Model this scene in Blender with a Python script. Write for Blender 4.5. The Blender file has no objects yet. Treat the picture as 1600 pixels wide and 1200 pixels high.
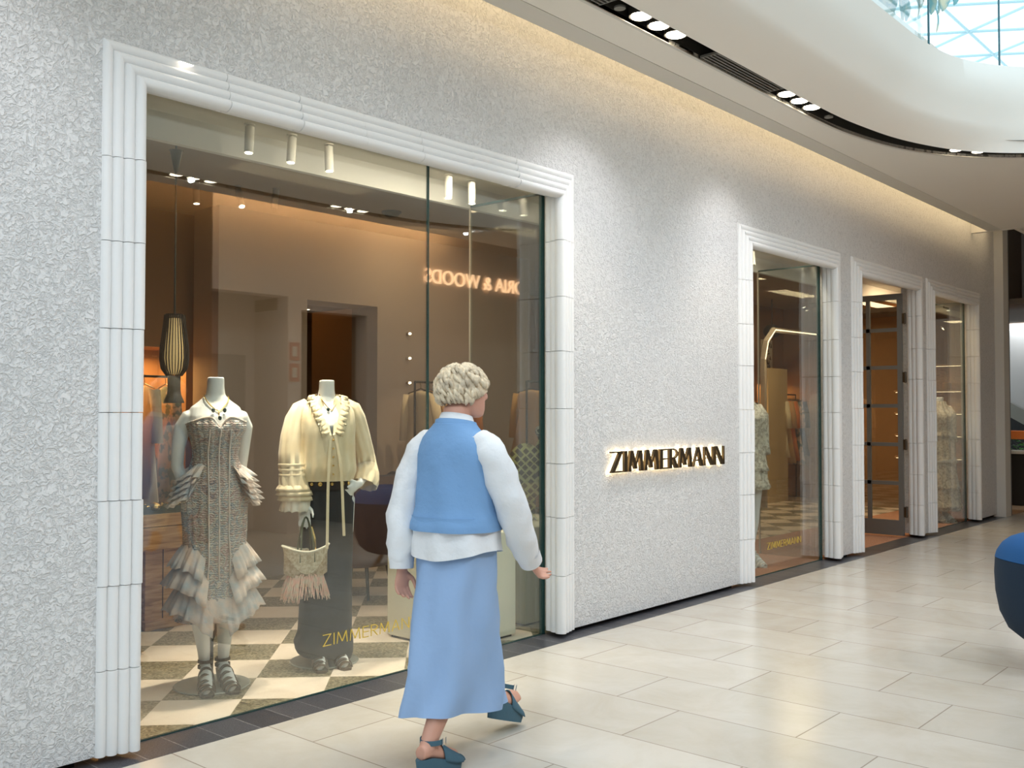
import bpy, bmesh, math, random
from mathutils import Vector, Matrix, noise
random.seed(7)
sc = bpy.context.scene
COL = sc.collection
PI = math.pi
# ------------------------------------------------------------------ camera
cd = bpy.data.cameras.new('camera'); cam = bpy.data.objects.new('camera', cd); COL.objects.link(cam)
cd.sensor_width = 36; cd.lens = 36*1550/1600; cd.clip_end = 200; cd.clip_start = .05
YAW = math.radians(41.2); PITCH = math.atan(42/1550)
cam.location = (0, 0, 1.5)
cam.rotation_euler = (PI/2+PITCH, 0, YAW-PI/2)
sc.camera = cam
# ------------------------------------------------------------------ world, exposure
w = bpy.data.worlds.new('world'); sc.world = w; w.use_nodes = True
bg = w.node_tree.nodes['Background']; bg.inputs[0].default_value = (.74, .89, 1.0, 1); bg.inputs[1].default_value = 1.06
sc.view_settings.view_transform = 'Standard'; sc.view_settings.look = 'None'
sc.view_settings.gamma = 1; sc.view_settings.exposure = 0.82; sc.view_settings.use_curve_mapping = False
# ------------------------------------------------------------------ lamps
def area(name, loc, to, sx, sy, power, col, spread=180):
    l = bpy.data.lights.new(name, 'AREA'); l.shape = 'RECTANGLE'; l.size = sx; l.size_y = sy; l.energy = power; l.color = col
    l.spread = math.radians(spread)
    o = bpy.data.objects.new(name, l); COL.objects.link(o); o.location = loc
    d = Vector(to)-Vector(loc); o.rotation_euler = d.to_track_quat('-Z', 'Y').to_euler(); return o
def spot(name, loc, to, power, col, ang=50, size=.03, blend=.6):
    l = bpy.data.lights.new(name, 'SPOT'); l.energy = power; l.color = col; l.spot_size = math.radians(ang); l.spot_blend = blend; l.shadow_soft_size = size
    o = bpy.data.objects.new(name, l); COL.objects.link(o); o.location = loc
    d = Vector(to)-Vector(loc); o.rotation_euler = d.to_track_quat('-Z', 'Y').to_euler(); return o
WARM = (1, .72, .42); AMB = (1, .50, .16); NEUT = (1, .86, .68)
# cove light hidden above the ceiling edge strip, on both sides of the mall
c1 = area('cove_lamp', (5.0, 3.84, 4.07), (5.0, 4.12, 3.93), 19.5, .05, 19, (1, .76, .44))
c1.rotation_euler = (math.radians(50), 0, 0)
c2 = area('cove_lamp_opposite', (3.0, -1.18, 4.07), (3.0, -1.5, 3.93), 14, .05, 60, (1, .62, .28))
c2.rotation_euler = (math.radians(-62), 0, 0)
# store interior lamps
area('shop_ceiling_lamp', (4.6, 6.1, 3.26), (4.6, 6.1, 0), 1.2, .3, 6, WARM)
area('shop_ceiling_lamp', (7.6, 6.3, 3.26), (7.6, 6.3, 0), 1.2, .3, 6, WARM)
area('shop_ceiling_lamp', (11.2, 6.6, 3.26), (11.2, 6.6, 0), 1.2, .3, 6, WARM)
area('shop_ceiling_lamp', (14.0, 6.6, 3.26), (14.0, 6.6, 0), 1.2, .3, 26, WARM)
area('shop_cove_lamp', (5.5, 8.9, 3.2), (5.5, 9.5, 2.7), 4, .1, 14, AMB)
area('niche_lamp', (4.4, 8.4, 2.0), (4.4, 8.45, 0), .8, .25, 14, AMB)
area('niche_lamp', (15.9, 8.15, 1.98), (15.9, 8.2, 0), .8, .25, 12, AMB)
area('display_fill_lamp', (3.7, 4.40, 3.10), (3.6, 4.85, .8), 2.7, .04, 13, NEUT)  # added fill strips behind the header, brightening the mannequins
area('display_fill_lamp', (8.7, 4.40, 3.10), (8.7, 4.75, 1.2), 1.5, .04, 8, NEUT)
area('display_fill_lamp', (13.4, 4.40, 3.10), (13.5, 4.75, 1.2), 1.5, .04, 16, WARM)
area('niche_lamp', (14.0, 7.75, 1.98), (14.0, 7.8, 0), .9, .25, 9, AMB)
area('wall_wash_lamp', (6.75, 6.9, 3.22), (6.9, 7.4, 2.5), .6, .1, 3, WARM)

# ------------------------------------------------------------------ node materials
MATS = {}
def mat(name, col, rough=.6, metal=0, emit=None, es=1, noise_=None, bump=None, spec=.5, alpha=None, coat=0, sheen=0):
    """noise_=(scale, col2, lo, hi) mixes a second colour; bump=(scale, strength, distance)"""
    if name in MATS: return MATS[name]
    m = bpy.data.materials.new(name); m.use_nodes = True; nt = m.node_tree; b = nt.nodes['Principled BSDF']
    b.inputs['Base Color'].default_value = (*col, 1); b.inputs['Roughness'].default_value = rough; b.inputs['Metallic'].default_value = metal
    b.inputs['Specular IOR Level'].default_value = spec
    if coat: b.inputs['Coat Weight'].default_value = coat; b.inputs['Coat Roughness'].default_value = .12
    if sheen: b.inputs['Sheen Weight'].default_value = sheen
    tc = nt.nodes.new('ShaderNodeTexCoord')
    if noise_:
        n = nt.nodes.new('ShaderNodeTexNoise'); n.inputs['Scale'].default_value = noise_[0]; n.inputs['Detail'].default_value = 5
        r = nt.nodes.new('ShaderNodeValToRGB'); r.color_ramp.elements[0].position = noise_[2]; r.color_ramp.elements[1].position = noise_[3]
        r.color_ramp.elements[0].color = (*col, 1); r.color_ramp.elements[1].color = (*noise_[1], 1)
        nt.links.new(tc.outputs['Object'], n.inputs['Vector']); nt.links.new(n.outputs['Fac'], r.inputs['Fac']); nt.links.new(r.outputs['Color'], b.inputs['Base Color'])
    if bump:
        n = nt.nodes.new('ShaderNodeTexNoise'); n.inputs['Scale'].default_value = bump[0]; n.inputs['Detail'].default_value = 4
        bp = nt.nodes.new('ShaderNodeBump'); bp.inputs['Strength'].default_value = bump[1]; bp.inputs['Distance'].default_value = bump[2]
        nt.links.new(tc.outputs['Object'], n.inputs['Vector']); nt.links.new(n.outputs['Fac'], bp.inputs['Height']); nt.links.new(bp.outputs['Normal'], b.inputs['Normal'])
    if emit:
        b.inputs['Emission Color'].default_value = (*emit, 1); b.inputs['Emission Strength'].default_value = es
    MATS[name] = m; return m
def N(nt, t, **kw):
    n = nt.nodes.new(t)
    for k, v in kw.items():
        if k in n.inputs: n.inputs[k].default_value = v
        else: setattr(n, k, v)
    return n
def ramp(nt, fac, stops, interp='LINEAR'):
    r = nt.nodes.new('ShaderNodeValToRGB'); cr = r.color_ramp; cr.interpolation = interp
    while len(cr.elements) < len(stops): cr.elements.new(.5)
    for e, (p, c) in zip(cr.elements, stops): e.position = p; e.color = (*c, 1)
    nt.links.new(fac, r.inputs['Fac']); return r.outputs['Color']
def base(name, rough=.5, spec=.5):
    m = bpy.data.materials.new(name); m.use_nodes = True; nt = m.node_tree; b = nt.nodes['Principled BSDF']
    b.inputs['Roughness'].default_value = rough; b.inputs['Specular IOR Level'].default_value = spec
    tc = nt.nodes.new('ShaderNodeTexCoord'); MATS[name] = m
    return m, nt, b, tc
def glass(name, tint, ior, extra=0.0, rough=0.0):
    m = bpy.data.materials.new(name); m.use_nodes = True; nt = m.node_tree; nt.nodes.remove(nt.nodes['Principled BSDF'])
    out = nt.nodes['Material Output']
    t = N(nt, 'ShaderNodeBsdfTransparent'); t.inputs[0].default_value = (*tint, 1)
    g = N(nt, 'ShaderNodeBsdfGlossy'); g.inputs['Roughness'].default_value = rough; g.inputs['Color'].default_value = (1, 1, 1, 1)
    lw = N(nt, 'ShaderNodeLayerWeight'); lw.inputs['Blend'].default_value = .5      # Schlick, the same from both faces
    pw = N(nt, 'ShaderNodeMath', operation='POWER'); pw.inputs[1].default_value = 5; nt.links.new(lw.outputs['Facing'], pw.inputs[0])
    f0 = ((ior-1)/(ior+1))**2+extra
    ad = N(nt, 'ShaderNodeMath', operation='MULTIPLY_ADD'); ad.inputs[1].default_value = 1-f0; ad.inputs[2].default_value = f0; ad.use_clamp = True
    mx = N(nt, 'ShaderNodeMixShader')
    nt.links.new(pw.outputs[0], ad.inputs[0]); nt.links.new(ad.outputs[0], mx.inputs[0])
    nt.links.new(t.outputs[0], mx.inputs[1]); nt.links.new(g.outputs[0], mx.inputs[2]); nt.links.new(mx.outputs[0], out.inputs[0])
    MATS[name] = m; return m

# stucco: swirling trowelled render, relief with its hollows coloured darker
def stucco():
    m, nt, b, tc = base('white stucco', .85, .2)
    n1 = N(nt, 'ShaderNodeTexNoise', Scale=44.0, Detail=4.0, Roughness=.55, Distortion=1.4)
    n2 = N(nt, 'ShaderNodeTexNoise', Scale=5.0, Detail=3.0)
    for n in (n1, n2): nt.links.new(tc.outputs['Object'], n.inputs['Vector'])
    c = ramp(nt, n1.outputs['Fac'], [(.34, (.63, .63, .625)), (.52, (.77, .77, .765))])
    nt.links.new(c, b.inputs['Base Color'])
    h = ramp(nt, n1.outputs['Fac'], [(.36, (0, 0, 0)), (.58, (1, 1, 1))])
    bp = N(nt, 'ShaderNodeBump', Strength=.8, Distance=.006)
    nt.links.new(h, bp.inputs['Height']); nt.links.new(bp.outputs['Normal'], b.inputs['Normal'])
    return m
STUCCO = stucco()
TILEW = mat('glazed white tile', (.83, .83, .82), .55, spec=.15, bump=(7, .12, .01))
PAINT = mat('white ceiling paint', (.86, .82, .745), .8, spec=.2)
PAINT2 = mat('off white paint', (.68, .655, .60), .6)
BLACK = mat('matt black', (.012, .011, .010), .6)
SLOT = mat('dark bronze slot', (.030, .026, .020), .55)
GAP = mat('shadow gap black', (.008, .008, .008), .9)
GLASS = glass('shop glass', (.90, .93, .91), 1.62, .045)
GEDGE = mat('green glass edge', (.02, .06, .055), .15)
GEDGEL = mat('pale glass edge', (.52, .45, .36), .2)
MW = mat('mannequin white', (.86, .86, .84), .38, coat=.25)
GOLD = mat('gold', (.80, .55, .20), .25, 1)
BRONZE = mat('dark bronze metal', (.10, .075, .045), .35, .8)
STEEL = mat('grey steel frame', (.20, .205, .20), .45, .55)
CHROME = mat('chrome', (.8, .8, .8), .15, 1)
BROWN = mat('warm brown plaster', (.30, .17, .085), .8)
BROWN2 = mat('dark brown panel', (.13, .065, .028), .55)
TAUPE = mat('taupe plaster', (.36, .30, .26), .8)
TAUPE2 = mat('pink taupe render', (.72, .59, .51), .8)
CEILB = mat('brown shop ceiling', (.30, .235, .175), .85)
CREAM = mat('cream lacquer', (.74, .70, .56), .45)
LAMPW = mat('lit lamp', (1, 1, 1), .5, emit=(1, .88, .66), es=9)
LAMPS = mat('lit small lamp', (1, 1, 1), .5, emit=(1, .80, .52), es=5)
LEDW = mat('led line', (1, 1, 1), .5, emit=(1, .72, .42), es=2.2)
def wood():
    m, nt, b, tc = base('oak', .5)
    mp = N(nt, 'ShaderNodeMapping'); mp.inputs['Scale'].default_value = (1.2, 6, 16)
    nt.links.new(tc.outputs['Object'], mp.inputs['Vector'])
    n = N(nt, 'ShaderNodeTexNoise', Scale=2.6, Detail=6.0, Distortion=1.4); nt.links.new(mp.outputs[0], n.inputs['Vector'])
    nt.links.new(ramp(nt, n.outputs['Fac'], [(.3, (.33, .16, .06)), (.5, (.56, .32, .14)), (.7, (.68, .43, .22))]), b.inputs['Base Color'])
    return m
OAK = wood()
def mall_floor():
    m, nt, b, tc = base('travertine', .22, .5)
    sp = N(nt, 'ShaderNodeSeparateXYZ'); nt.links.new(tc.outputs['Object'], sp.inputs[0])
    ax = N(nt, 'ShaderNodeMath', operation='ADD'); ax.inputs[1].default_value = -.05+20; nt.links.new(sp.outputs['Y'], ax.inputs[0])
    ay = N(nt, 'ShaderNodeMath', operation='ADD'); ay.inputs[1].default_value = -4.82+20; nt.links.new(sp.outputs['X'], ay.inputs[0])
    cb = N(nt, 'ShaderNodeCombineXYZ'); nt.links.new(ax.outputs[0], cb.inputs[0]); nt.links.new(ay.outputs[0], cb.inputs[1])
    br = N(nt, 'ShaderNodeTexBrick'); br.offset = .38; br.offset_frequency = 2
    for k, v in (('Scale', 1.0), ('Mortar Size', .0035), ('Mortar Smooth', .1), ('Brick Width', 1.0), ('Row Height', .5), ('Bias', 0.0)): br.inputs[k].default_value = v
    br.inputs['Color1'].default_value = (.585, .545, .48, 1); br.inputs['Color2'].default_value = (.65, .61, .545, 1); br.inputs['Mortar'].default_value = (.36, .31, .26, 1)
    nt.links.new(cb.outputs[0], br.inputs['Vector'])
    n = N(nt, 'ShaderNodeTexNoise', Scale=2.2, Detail=8.0, Roughness=.65, Distortion=.6); nt.links.new(tc.outputs['Object'], n.inputs['Vector'])
    v = ramp(nt, n.outputs['Fac'], [(.32, (.90, .87, .82)), (.6, (1, 1, 1))])
    mx = N(nt, 'ShaderNodeMix', data_type='RGBA', blend_type='MULTIPLY'); mx.inputs[0].default_value = 1
    nt.links.new(br.outputs['Color'], mx.inputs[6]); nt.links.new(v, mx.inputs[7]); nt.links.new(mx.outputs[2], b.inputs['Base Color'])
    bp = N(nt, 'ShaderNodeBump', Strength=.3, Distance=.002); bp.invert = True
    nt.links.new(br.outputs['Fac'], bp.inputs['Height']); nt.links.new(bp.outputs['Normal'], b.inputs['Normal'])
    return m
MALLFLOOR = mall_floor()
def checker():
    m, nt, b, tc = base('checker stone', .3, .5)
    mp = N(nt, 'ShaderNodeMapping'); mp.vector_type = 'POINT'
    # rotate so that u=(x+y)/sqrt2, v=(x-y)/sqrt2 ; cell 0.41
    mp.inputs['Rotation'].default_value = (0, 0, -PI/4)
    nt.links.new(tc.outputs['Object'], mp.inputs['Vector'])
    ad = N(nt, 'ShaderNodeVectorMath', operation='ADD'); ad.inputs[1].default_value = (-5.70+.41*40, -1.47+.41*40, .2)
    nt.links.new(mp.outputs[0], ad.inputs[0])
    ck = N(nt, 'ShaderNodeTexChecker', Scale=1/.41); nt.links.new(ad.outputs[0], ck.inputs['Vector'])
    ck.inputs['Color1'].default_value = (0, 0, 0, 1); ck.inputs['Color2'].default_value = (1, 1, 1, 1)
    vo = N(nt, 'ShaderNodeTexVoronoi', Scale=85.0); nt.links.new(tc.outputs['Object'], vo.inputs['Vector'])
    chips = ramp(nt, vo.outputs['Color'], [(.0, (.10, .085, .05)), (.30, (.20, .17, .11)), (.55, (.30, .27, .19)), (.80, (.42, .35, .24)), (1.0, (.62, .55, .42))], 'CONSTANT')
    n = N(nt, 'ShaderNodeTexNoise', Scale=4.0, Detail=6.0); nt.links.new(tc.outputs['Object'], n.inputs['Vector'])
    lt = ramp(nt, n.outputs['Fac'], [(.3, (.74, .63, .52)), (.7, (.84, .74, .64))])
    mx = N(nt, 'ShaderNodeMix', data_type='RGBA')
    nt.links.new(ck.outputs['Fac'], mx.inputs[0]); nt.links.new(chips, mx.inputs[6]); nt.links.new(lt, mx.inputs[7]); nt.links.new(mx.outputs[2], b.inputs['Base Color'])
    return m
CHECK = checker()
def kerbm():
    m, nt, b, tc = base('dark kerb granite', .35, .5)
    br = N(nt, 'ShaderNodeTexBrick'); br.offset = 0.0
    for k, v in (('Scale', 1.0), ('Mortar Size', .002), ('Brick Width', .19), ('Row Height', 6.0)): br.inputs[k].default_value = v
    br.inputs['Color1'].default_value = (.055, .055, .062, 1); br.inputs['Color2'].default_value = (.085, .085, .095, 1); br.inputs['Mortar'].default_value = (.28, .27, .26, 1)
    ad = N(nt, 'ShaderNodeVectorMath', operation='ADD'); ad.inputs[1].default_value = (20.02, 1.0, 0)
    nt.links.new(tc.outputs['Object'], ad.inputs[0]); nt.links.new(ad.outputs[0], br.inputs['Vector'])
    n = N(nt, 'ShaderNodeTexNoise', Scale=160.0, Detail=2.0); nt.links.new(tc.outputs['Object'], n.inputs['Vector'])
    v = ramp(nt, n.outputs['Fac'], [(.4, (.7, .7, .7)), (.7, (1.6, 1.6, 1.6))])
    mx = N(nt, 'ShaderNodeMix', data_type='RGBA', blend_type='MULTIPLY'); mx.inputs[0].default_value = 1
    nt.links.new(br.outputs['Color'], mx.inputs[6]); nt.links.new(v, mx.inputs[7]); nt.links.new(mx.outputs[2], b.inputs['Base Color'])
    return m
KERB = kerbm()
TERRA = mat('terracotta mat', (.36, .16, .09), .9, noise_=(60, (.50, .27, .17), .35, .65), bump=(120, .3, .003))
def dressm():
    m, nt, b, tc = base('smocked floral fabric', .85, .2)
    vo = N(nt, 'ShaderNodeTexNoise', Scale=11.0, Detail=4.0, Roughness=.7, Distortion=.8); nt.links.new(tc.outputs['Object'], vo.inputs['Vector'])
    c = ramp(nt, vo.outputs['Fac'], [(.26, (.22, .27, .34)), (.36, (.62, .46, .42)), (.43, (.88, .70, .60)), (.49, (.52, .56, .60)), (.54, (.90, .80, .66)), (.60, (.74, .52, .48)), (.66, (.88, .82, .72)), (.76, (.44, .52, .50))])
    wv = N(nt, 'ShaderNodeTexWave', Scale=26.0, Distortion=7.0, Detail=2.0); wv.bands_direction = 'Z'; wv.inputs['Detail Scale'].default_value = 2.2
    nt.links.new(tc.outputs['Object'], wv.inputs['Vector'])
    v = ramp(nt, wv.outputs['Fac'], [(.15, (.66, .63, .63)), (.5, (1, 1, 1))])  # shade between the smocking ridges painted into the colour
    mx = N(nt, 'ShaderNodeMix', data_type='RGBA', blend_type='MULTIPLY'); mx.inputs[0].default_value = .8
    nt.links.new(c, mx.inputs[6]); nt.links.new(v, mx.inputs[7]); nt.links.new(mx.outputs[2], b.inputs['Base Color'])
    bp = N(nt, 'ShaderNodeBump', Strength=.9, Distance=.006); nt.links.new(wv.outputs['Fac'], bp.inputs['Height']); nt.links.new(bp.outputs['Normal'], b.inputs['Normal'])
    return m
DRESS = dressm()
RUFF = mat('pastel ruffle fabric', (.88, .69, .58), .9, noise_=(16, (.60, .60, .60), .42, .66), bump=(60, .5, .004), sheen=.2)
BLOUSE = mat('cream chiffon', (.86, .73, .50), .7, noise_=(9, (.80, .64, .40), .4, .7), sheen=.3)
SKIRTB = mat('black skirt cloth', (.022, .024, .028), .75)
LEATH = mat('black leather', (.02, .018, .018), .35)
SANDAL = mat('brown braided leather', (.085, .055, .032), .5, bump=(80, .5, .003))
WOVEN = mat('woven raffia', (.66, .57, .42), .85, noise_=(60, (.48, .39, .26), .4, .6), bump=(90, .8, .004))
FRINGE = mat('pink raffia fringe', (.80, .48, .38), .8, noise_=(45, (.66, .55, .42), .42, .60))
VEST = mat('sky blue knit', (.19, .36, .62), .9, bump=(10, .45, .02))
SHIRT = mat('white cotton shirt', (.80, .82, .84), .8, bump=(13, .5, .02))
SKIRT = mat('pale blue skirt', (.30, .45, .70), .8, bump=(7, .35, .02))
WEDGE = mat('teal blue suede', (.055, .13, .18), .75, bump=(60, .3, .003))
SKIN = mat('skin', (.62, .33, .24), .5)
HAIR = mat('ash blonde hair', (.76, .64, .46), .7, noise_=(22, (.48, .40, .29), .45, .65), bump=(45, .8, .008))
BLUE1 = mat('bright blue felt', (.006, .085, .26), .85, bump=(90, .3, .002))
BLUE2 = mat('navy blue felt', (.0015, .018, .045), .85, bump=(90, .3, .002))
BROWNV = mat('brown velvet', (.10, .045, .025), .7, sheen=.3)
NAVYV = mat('navy velvet', (.012, .017, .04), .7)
LACE = mat('white lace', (.74, .66, .52), .85, noise_=(35, (.44, .38, .30), .45, .60), bump=(60, .7, .006))
# ------------------------------------------------------------------ mesh helpers
class MB:
    def __init__(s): s.v = []; s.f = []
    def add(s, vs, fs):
        o = len(s.v); s.v += [tuple(p) for p in vs]; s.f += [tuple(i+o for i in f) for f in fs]; return s
    def box(s, x0, x1, y0, y1, z0, z1):
        return s.add([(x0, y0, z0), (x1, y0, z0), (x1, y1, z0), (x0, y1, z0), (x0, y0, z1), (x1, y0, z1), (x1, y1, z1), (x0, y1, z1)],
                     [(0, 3, 2, 1), (4, 5, 6, 7), (0, 1, 5, 4), (1, 2, 6, 5), (2, 3, 7, 6), (3, 0, 4, 7)])
    def prism(s, poly, fn, t0, t1):
        n = len(poly); vs = [fn(a, b, t0) for a, b in poly]+[fn(a, b, t1) for a, b in poly]
        return s.add(vs, [tuple(range(n))[::-1], tuple(range(n, 2*n))]+[(i, (i+1) % n, n+(i+1) % n, n+i) for i in range(n)])
    def rings(s, rings, closed=True, cap0=True, cap1=True):
        n = len(rings[0]); vs = [p for r in rings for p in r]; fs = []
        for i in range(len(rings)-1):
            for j in range(n if closed else n-1):
                k = (j+1) % n; fs.append((i*n+j, i*n+k, (i+1)*n+k, (i+1)*n+j))
        if cap0 and closed: fs.append(tuple(range(n))[::-1])
        if cap1 and closed: fs.append(tuple(range((len(rings)-1)*n, len(rings)*n)))
        return s.add(vs, fs)
    def tube(s, pts, rad, n=10, cap=True):
        pts = [Vector(p) for p in pts]; rad = rad if isinstance(rad, (list, tuple)) else [rad]*len(pts)
        rs = []; prev = None
        for i, p in enumerate(pts):
            t = (pts[min(i+1, len(pts)-1)]-pts[max(i-1, 0)]).normalized()
            if prev is None: a = t.orthogonal().normalized()
            else:
                a = prev-t*prev.dot(t); a = a.normalized() if a.length > 1e-6 else t.orthogonal().normalized()
            prev = a; b = t.cross(a)
            r = rad[i]; ra, rb = r if isinstance(r, tuple) else (r, r)
            rs.append([p+a*math.cos(2*PI*k/n)*ra+b*math.sin(2*PI*k/n)*rb for k in range(n)])
        return s.rings(rs, True, cap, cap)
    def lathe(s, prof, c=(0, 0, 0), n=24):
        return s.rings([[(c[0]+r*math.cos(2*PI*k/n), c[1]+r*math.sin(2*PI*k/n), c[2]+z) for k in range(n)] for r, z in prof])
    def ball(s, c, r, n=16, m=10):
        r = r if isinstance(r, (tuple, list)) else (r, r, r)
        return s.rings([[(c[0]+r[0]*math.sin(PI*(i+.02)/(m+.04))*math.cos(2*PI*k/n), c[1]+r[1]*math.sin(PI*(i+.02)/(m+.04))*math.sin(2*PI*k/n), c[2]-r[2]*math.cos(PI*i/m)) for k in range(n)] for i in range(m+1)])
    def xf(s, M): s.v = [tuple(M @ Vector(p)) for p in s.v]; return s
    def build(s, name, m, parent=None, smooth=False, bevel=0, auto=None):
        me = bpy.data.meshes.new(name); me.from_pydata(s.v, [], s.f)
        bm = bmesh.new(); bm.from_mesh(me); bmesh.ops.recalc_face_normals(bm, faces=bm.faces)
        if bevel: bmesh.ops.bevel(bm, geom=[e for e in bm.edges if len(e.link_faces) == 2 and e.calc_face_angle(0) > .5], offset=bevel, segments=2, affect='EDGES', profile=.5)
        bm.to_mesh(me); bm.free()
        if smooth:
            for p in me.polygons: p.use_smooth = True
            if auto is not None: me.set_sharp_from_angle(angle=math.radians(auto))
        me.materials.append(m); o = bpy.data.objects.new(name, me); COL.objects.link(o)
        if parent: o.parent = parent
        return o
def bake(o, mods):
    """apply modifiers and keep a plain mesh"""
    for t, kw in mods:
        md = o.modifiers.new(t, t)
        for k, v in kw.items(): setattr(md, k, v)
    dg = bpy.context.evaluated_depsgraph_get(); dg.update()
    me = bpy.data.meshes.new_from_object(o.evaluated_get(dg)); m = o.data.materials[0]
    o.modifiers.clear(); o.data = me
    if not me.materials: me.materials.append(m)
    for p in me.polygons: p.use_smooth = True
    return o
def tag(o, label=None, cat=None, group=None, kind=None):
    if label: o['label'] = label
    if cat: o['category'] = cat
    if group: o['group'] = group
    if kind: o['kind'] = kind
    return o
def empty(name, loc=(0, 0, 0), rz=0):
    o = bpy.data.objects.new(name, None); COL.objects.link(o); o.location = loc; o.rotation_euler = (0, 0, rz); o.empty_display_size = .1; return o
def struct(mb, name, m, label=None, **k): return tag(mb.build(name, m, **k), label=label, kind='structure')
def copy_tree(o, parent=None):
    c = o.copy(); COL.objects.link(c); c.parent = parent
    for ch in [x for x in o.children]: copy_tree(ch, c)
    return c
# ------------------------------------------------------------------ the mall floor, kerb, shop floor
struct(MB().box(-6, 30, -6, 4.01, -.1, 0), 'floor', MALLFLOOR, 'cream travertine floor of the mall walkway')
struct(MB().box(-6, 15.45, 4.01, 4.27, -.1, .001), 'trim_kerb', KERB, 'dark granite kerb strip along the shop front')
struct(MB().box(-1, 7.2, 4.27, 10, -.1, 0), 'floor_shop', CHECK, 'checkered cream and speckled stone shop floor')
struct(MB().box(7.2, 16.45, 4.27, 5.5, -.1, 0), 'floor_entry', TERRA, 'terracotta entrance floor behind the small windows')
struct(MB().box(7.2, 16.45, 5.5, 10, -.1, 0), 'floor_shop_right', CHECK, 'checkered floor at the right of the shop')
# ------------------------------------------------------------------ front wall with four openings
OP = [(2.21, 5.15), (7.83, 9.58), (10.24, 11.98), (12.50, 14.22)]
ZT = 2.925; WF = 4.12; WB = 4.34
fw = MB(); xs = [-6]+[v for a, b in OP for v in (a-.12, b+.12)]+[15.15]
for i in range(0, len(xs), 2): fw.box(xs[i], xs[i+1], WF, WB, .035, ZT+.12)
fw.box(-6, 15.15, WF, WB, ZT+.12, 4.3)
struct(fw, 'wall_front', STUCCO, 'white rough stucco shop front wall')
g = MB()
for i in range(0, len(xs), 2): g.box(xs[i]+.13*(i > 0), xs[i+1]-(.13 if i < 8 else 0), WF+.045, WB-.02, 0, .036)
struct(g, 'baseboard_front', GAP, 'black recessed shadow gap under the wall')
# tiled surround: scalloped profile (u outward, y depth)
def scallop(a, b, n, h):
    out = []; a = Vector(a); b = Vector(b); d = (b-a)/n; nrm = Vector((-d.y, d.x)).normalized()
    for i in range(n):
        for k in range(7):
            t = k/6; out.append(a+d*(i+t)+nrm*h*math.sin(PI*t)**.6)
    return [tuple(p) for p in out]
prof = scallop((.045, 4.245), (0, 4.085), 3, -.012)+scallop((.004, 4.075), (.185, 4.125), 4, -.020)
def surround(x0, x1, name):
    mb = MB(); rnd = random.Random(int(x0*100))
    def leg(fx, z0, z1, mitre):
        s = rnd.uniform(-.0025, .0025)
        pr = [(u+(0 if u < .16 else 0)+s, y+s) for u, y in prof]+[(.185, 4.15), (.10, 4.25)]
        top = [(fx(u), y, (z1+u) if mitre else z1-.0015) for u, y in pr]; bot = [(fx(u), y, z0+.0015) for u, y in pr]
        mb.rings([bot, top])
    for fx in (lambda u: x0-u, lambda u: x1+u):
        zs = [.03]
        while zs[-1]+.42 < ZT: zs.append(zs[-1]+.37+rnd.uniform(-.015, .015))
        zs.append(ZT)
        for a, b in zip(zs, zs[1:]): leg(fx, a, b, b == ZT)
    n = max(4, round((x1-x0)/.42)); xx = [x0+(x1-x0)*i/n for i in range(n+1)]
    for i in range(n):
        s = rnd.uniform(-.0025, .0025); pr = [(u+s, y+s) for u, y in prof]+[(.185, 4.15), (.10, 4.25)]
        A = [(xx[i]-u if i == 0 else xx[i]+.001, y, ZT+u) for u, y in pr]; B = [(xx[i+1]+u if i == n-1 else xx[i+1]-.001, y, ZT+u) for u, y in pr]
        mb.rings([A, B])
    return struct(mb, name, TILEW, smooth=True, auto=50)
for i, (a, b) in enumerate(OP):
    surround(a, b, 'trim_%d' % (i+1))['label'] = ['scalloped white tile surround of the large display window', 'scalloped white tile surround of the first narrow window', 'scalloped white tile surround of the doorway', 'scalloped white tile surround of the last narrow window'][i]
# header soffit behind the surround and display ceiling / bulkhead
hd = MB()
for a, b in OP: hd.box(a-.1, b+.1, 4.25, 4.34, ZT+.055, ZT+.2)
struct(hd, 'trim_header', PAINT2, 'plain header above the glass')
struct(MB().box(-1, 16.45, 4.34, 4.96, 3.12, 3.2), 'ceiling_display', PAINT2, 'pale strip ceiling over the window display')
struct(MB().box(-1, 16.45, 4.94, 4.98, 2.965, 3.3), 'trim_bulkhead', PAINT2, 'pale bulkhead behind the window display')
# glass
def pane(mb, name): return struct(mb, name, GLASS)
win = [('window_1', 2.2, 5.19, 4.26), ('window_2', 7.82, 9.60, 4.26), ('window_3', 12.49, 14.24, 4.26)]
for nme, a, b, y in win:
    top = 2.97
    if nme == 'window_1':
        f = MB().box(a, 4.105, y, y+.012, .004, top); f.box(4.112, b, y, y+.012, .004, top); f = pane(f, nme)
    else: f = pane(MB().box(a, b, y, y+.012, .004, top), nme)
    f['label'] = {'window_1': 'large two-pane display window', 'window_2': 'narrow display window left of the doorway', 'window_3': 'narrow display window right of the doorway'}[nme]
    MB().box(b-.012, b, y+.018, 4.93, .004, top).build('side_pane', GLASS, f)
    e = MB().box(b-.022, b+.008, y-.004, y+.02, 0, top+.02); e.box(b-.016, b, y+.02, 4.93, top, top+.014); e.box(a, b, y-.004, y+.014, 0, .006)
    e.build('dark_edge', GEDGE, f)
    MB().box(b-.014, b+.002, 4.93, 4.945, 0, top).build('back_edge', GEDGEL, f)
    if nme == 'window_1': MB().box(4.104, 4.113, y-.002, y+.014, 0, top).build('glass_joint', GEDGE, f)
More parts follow.
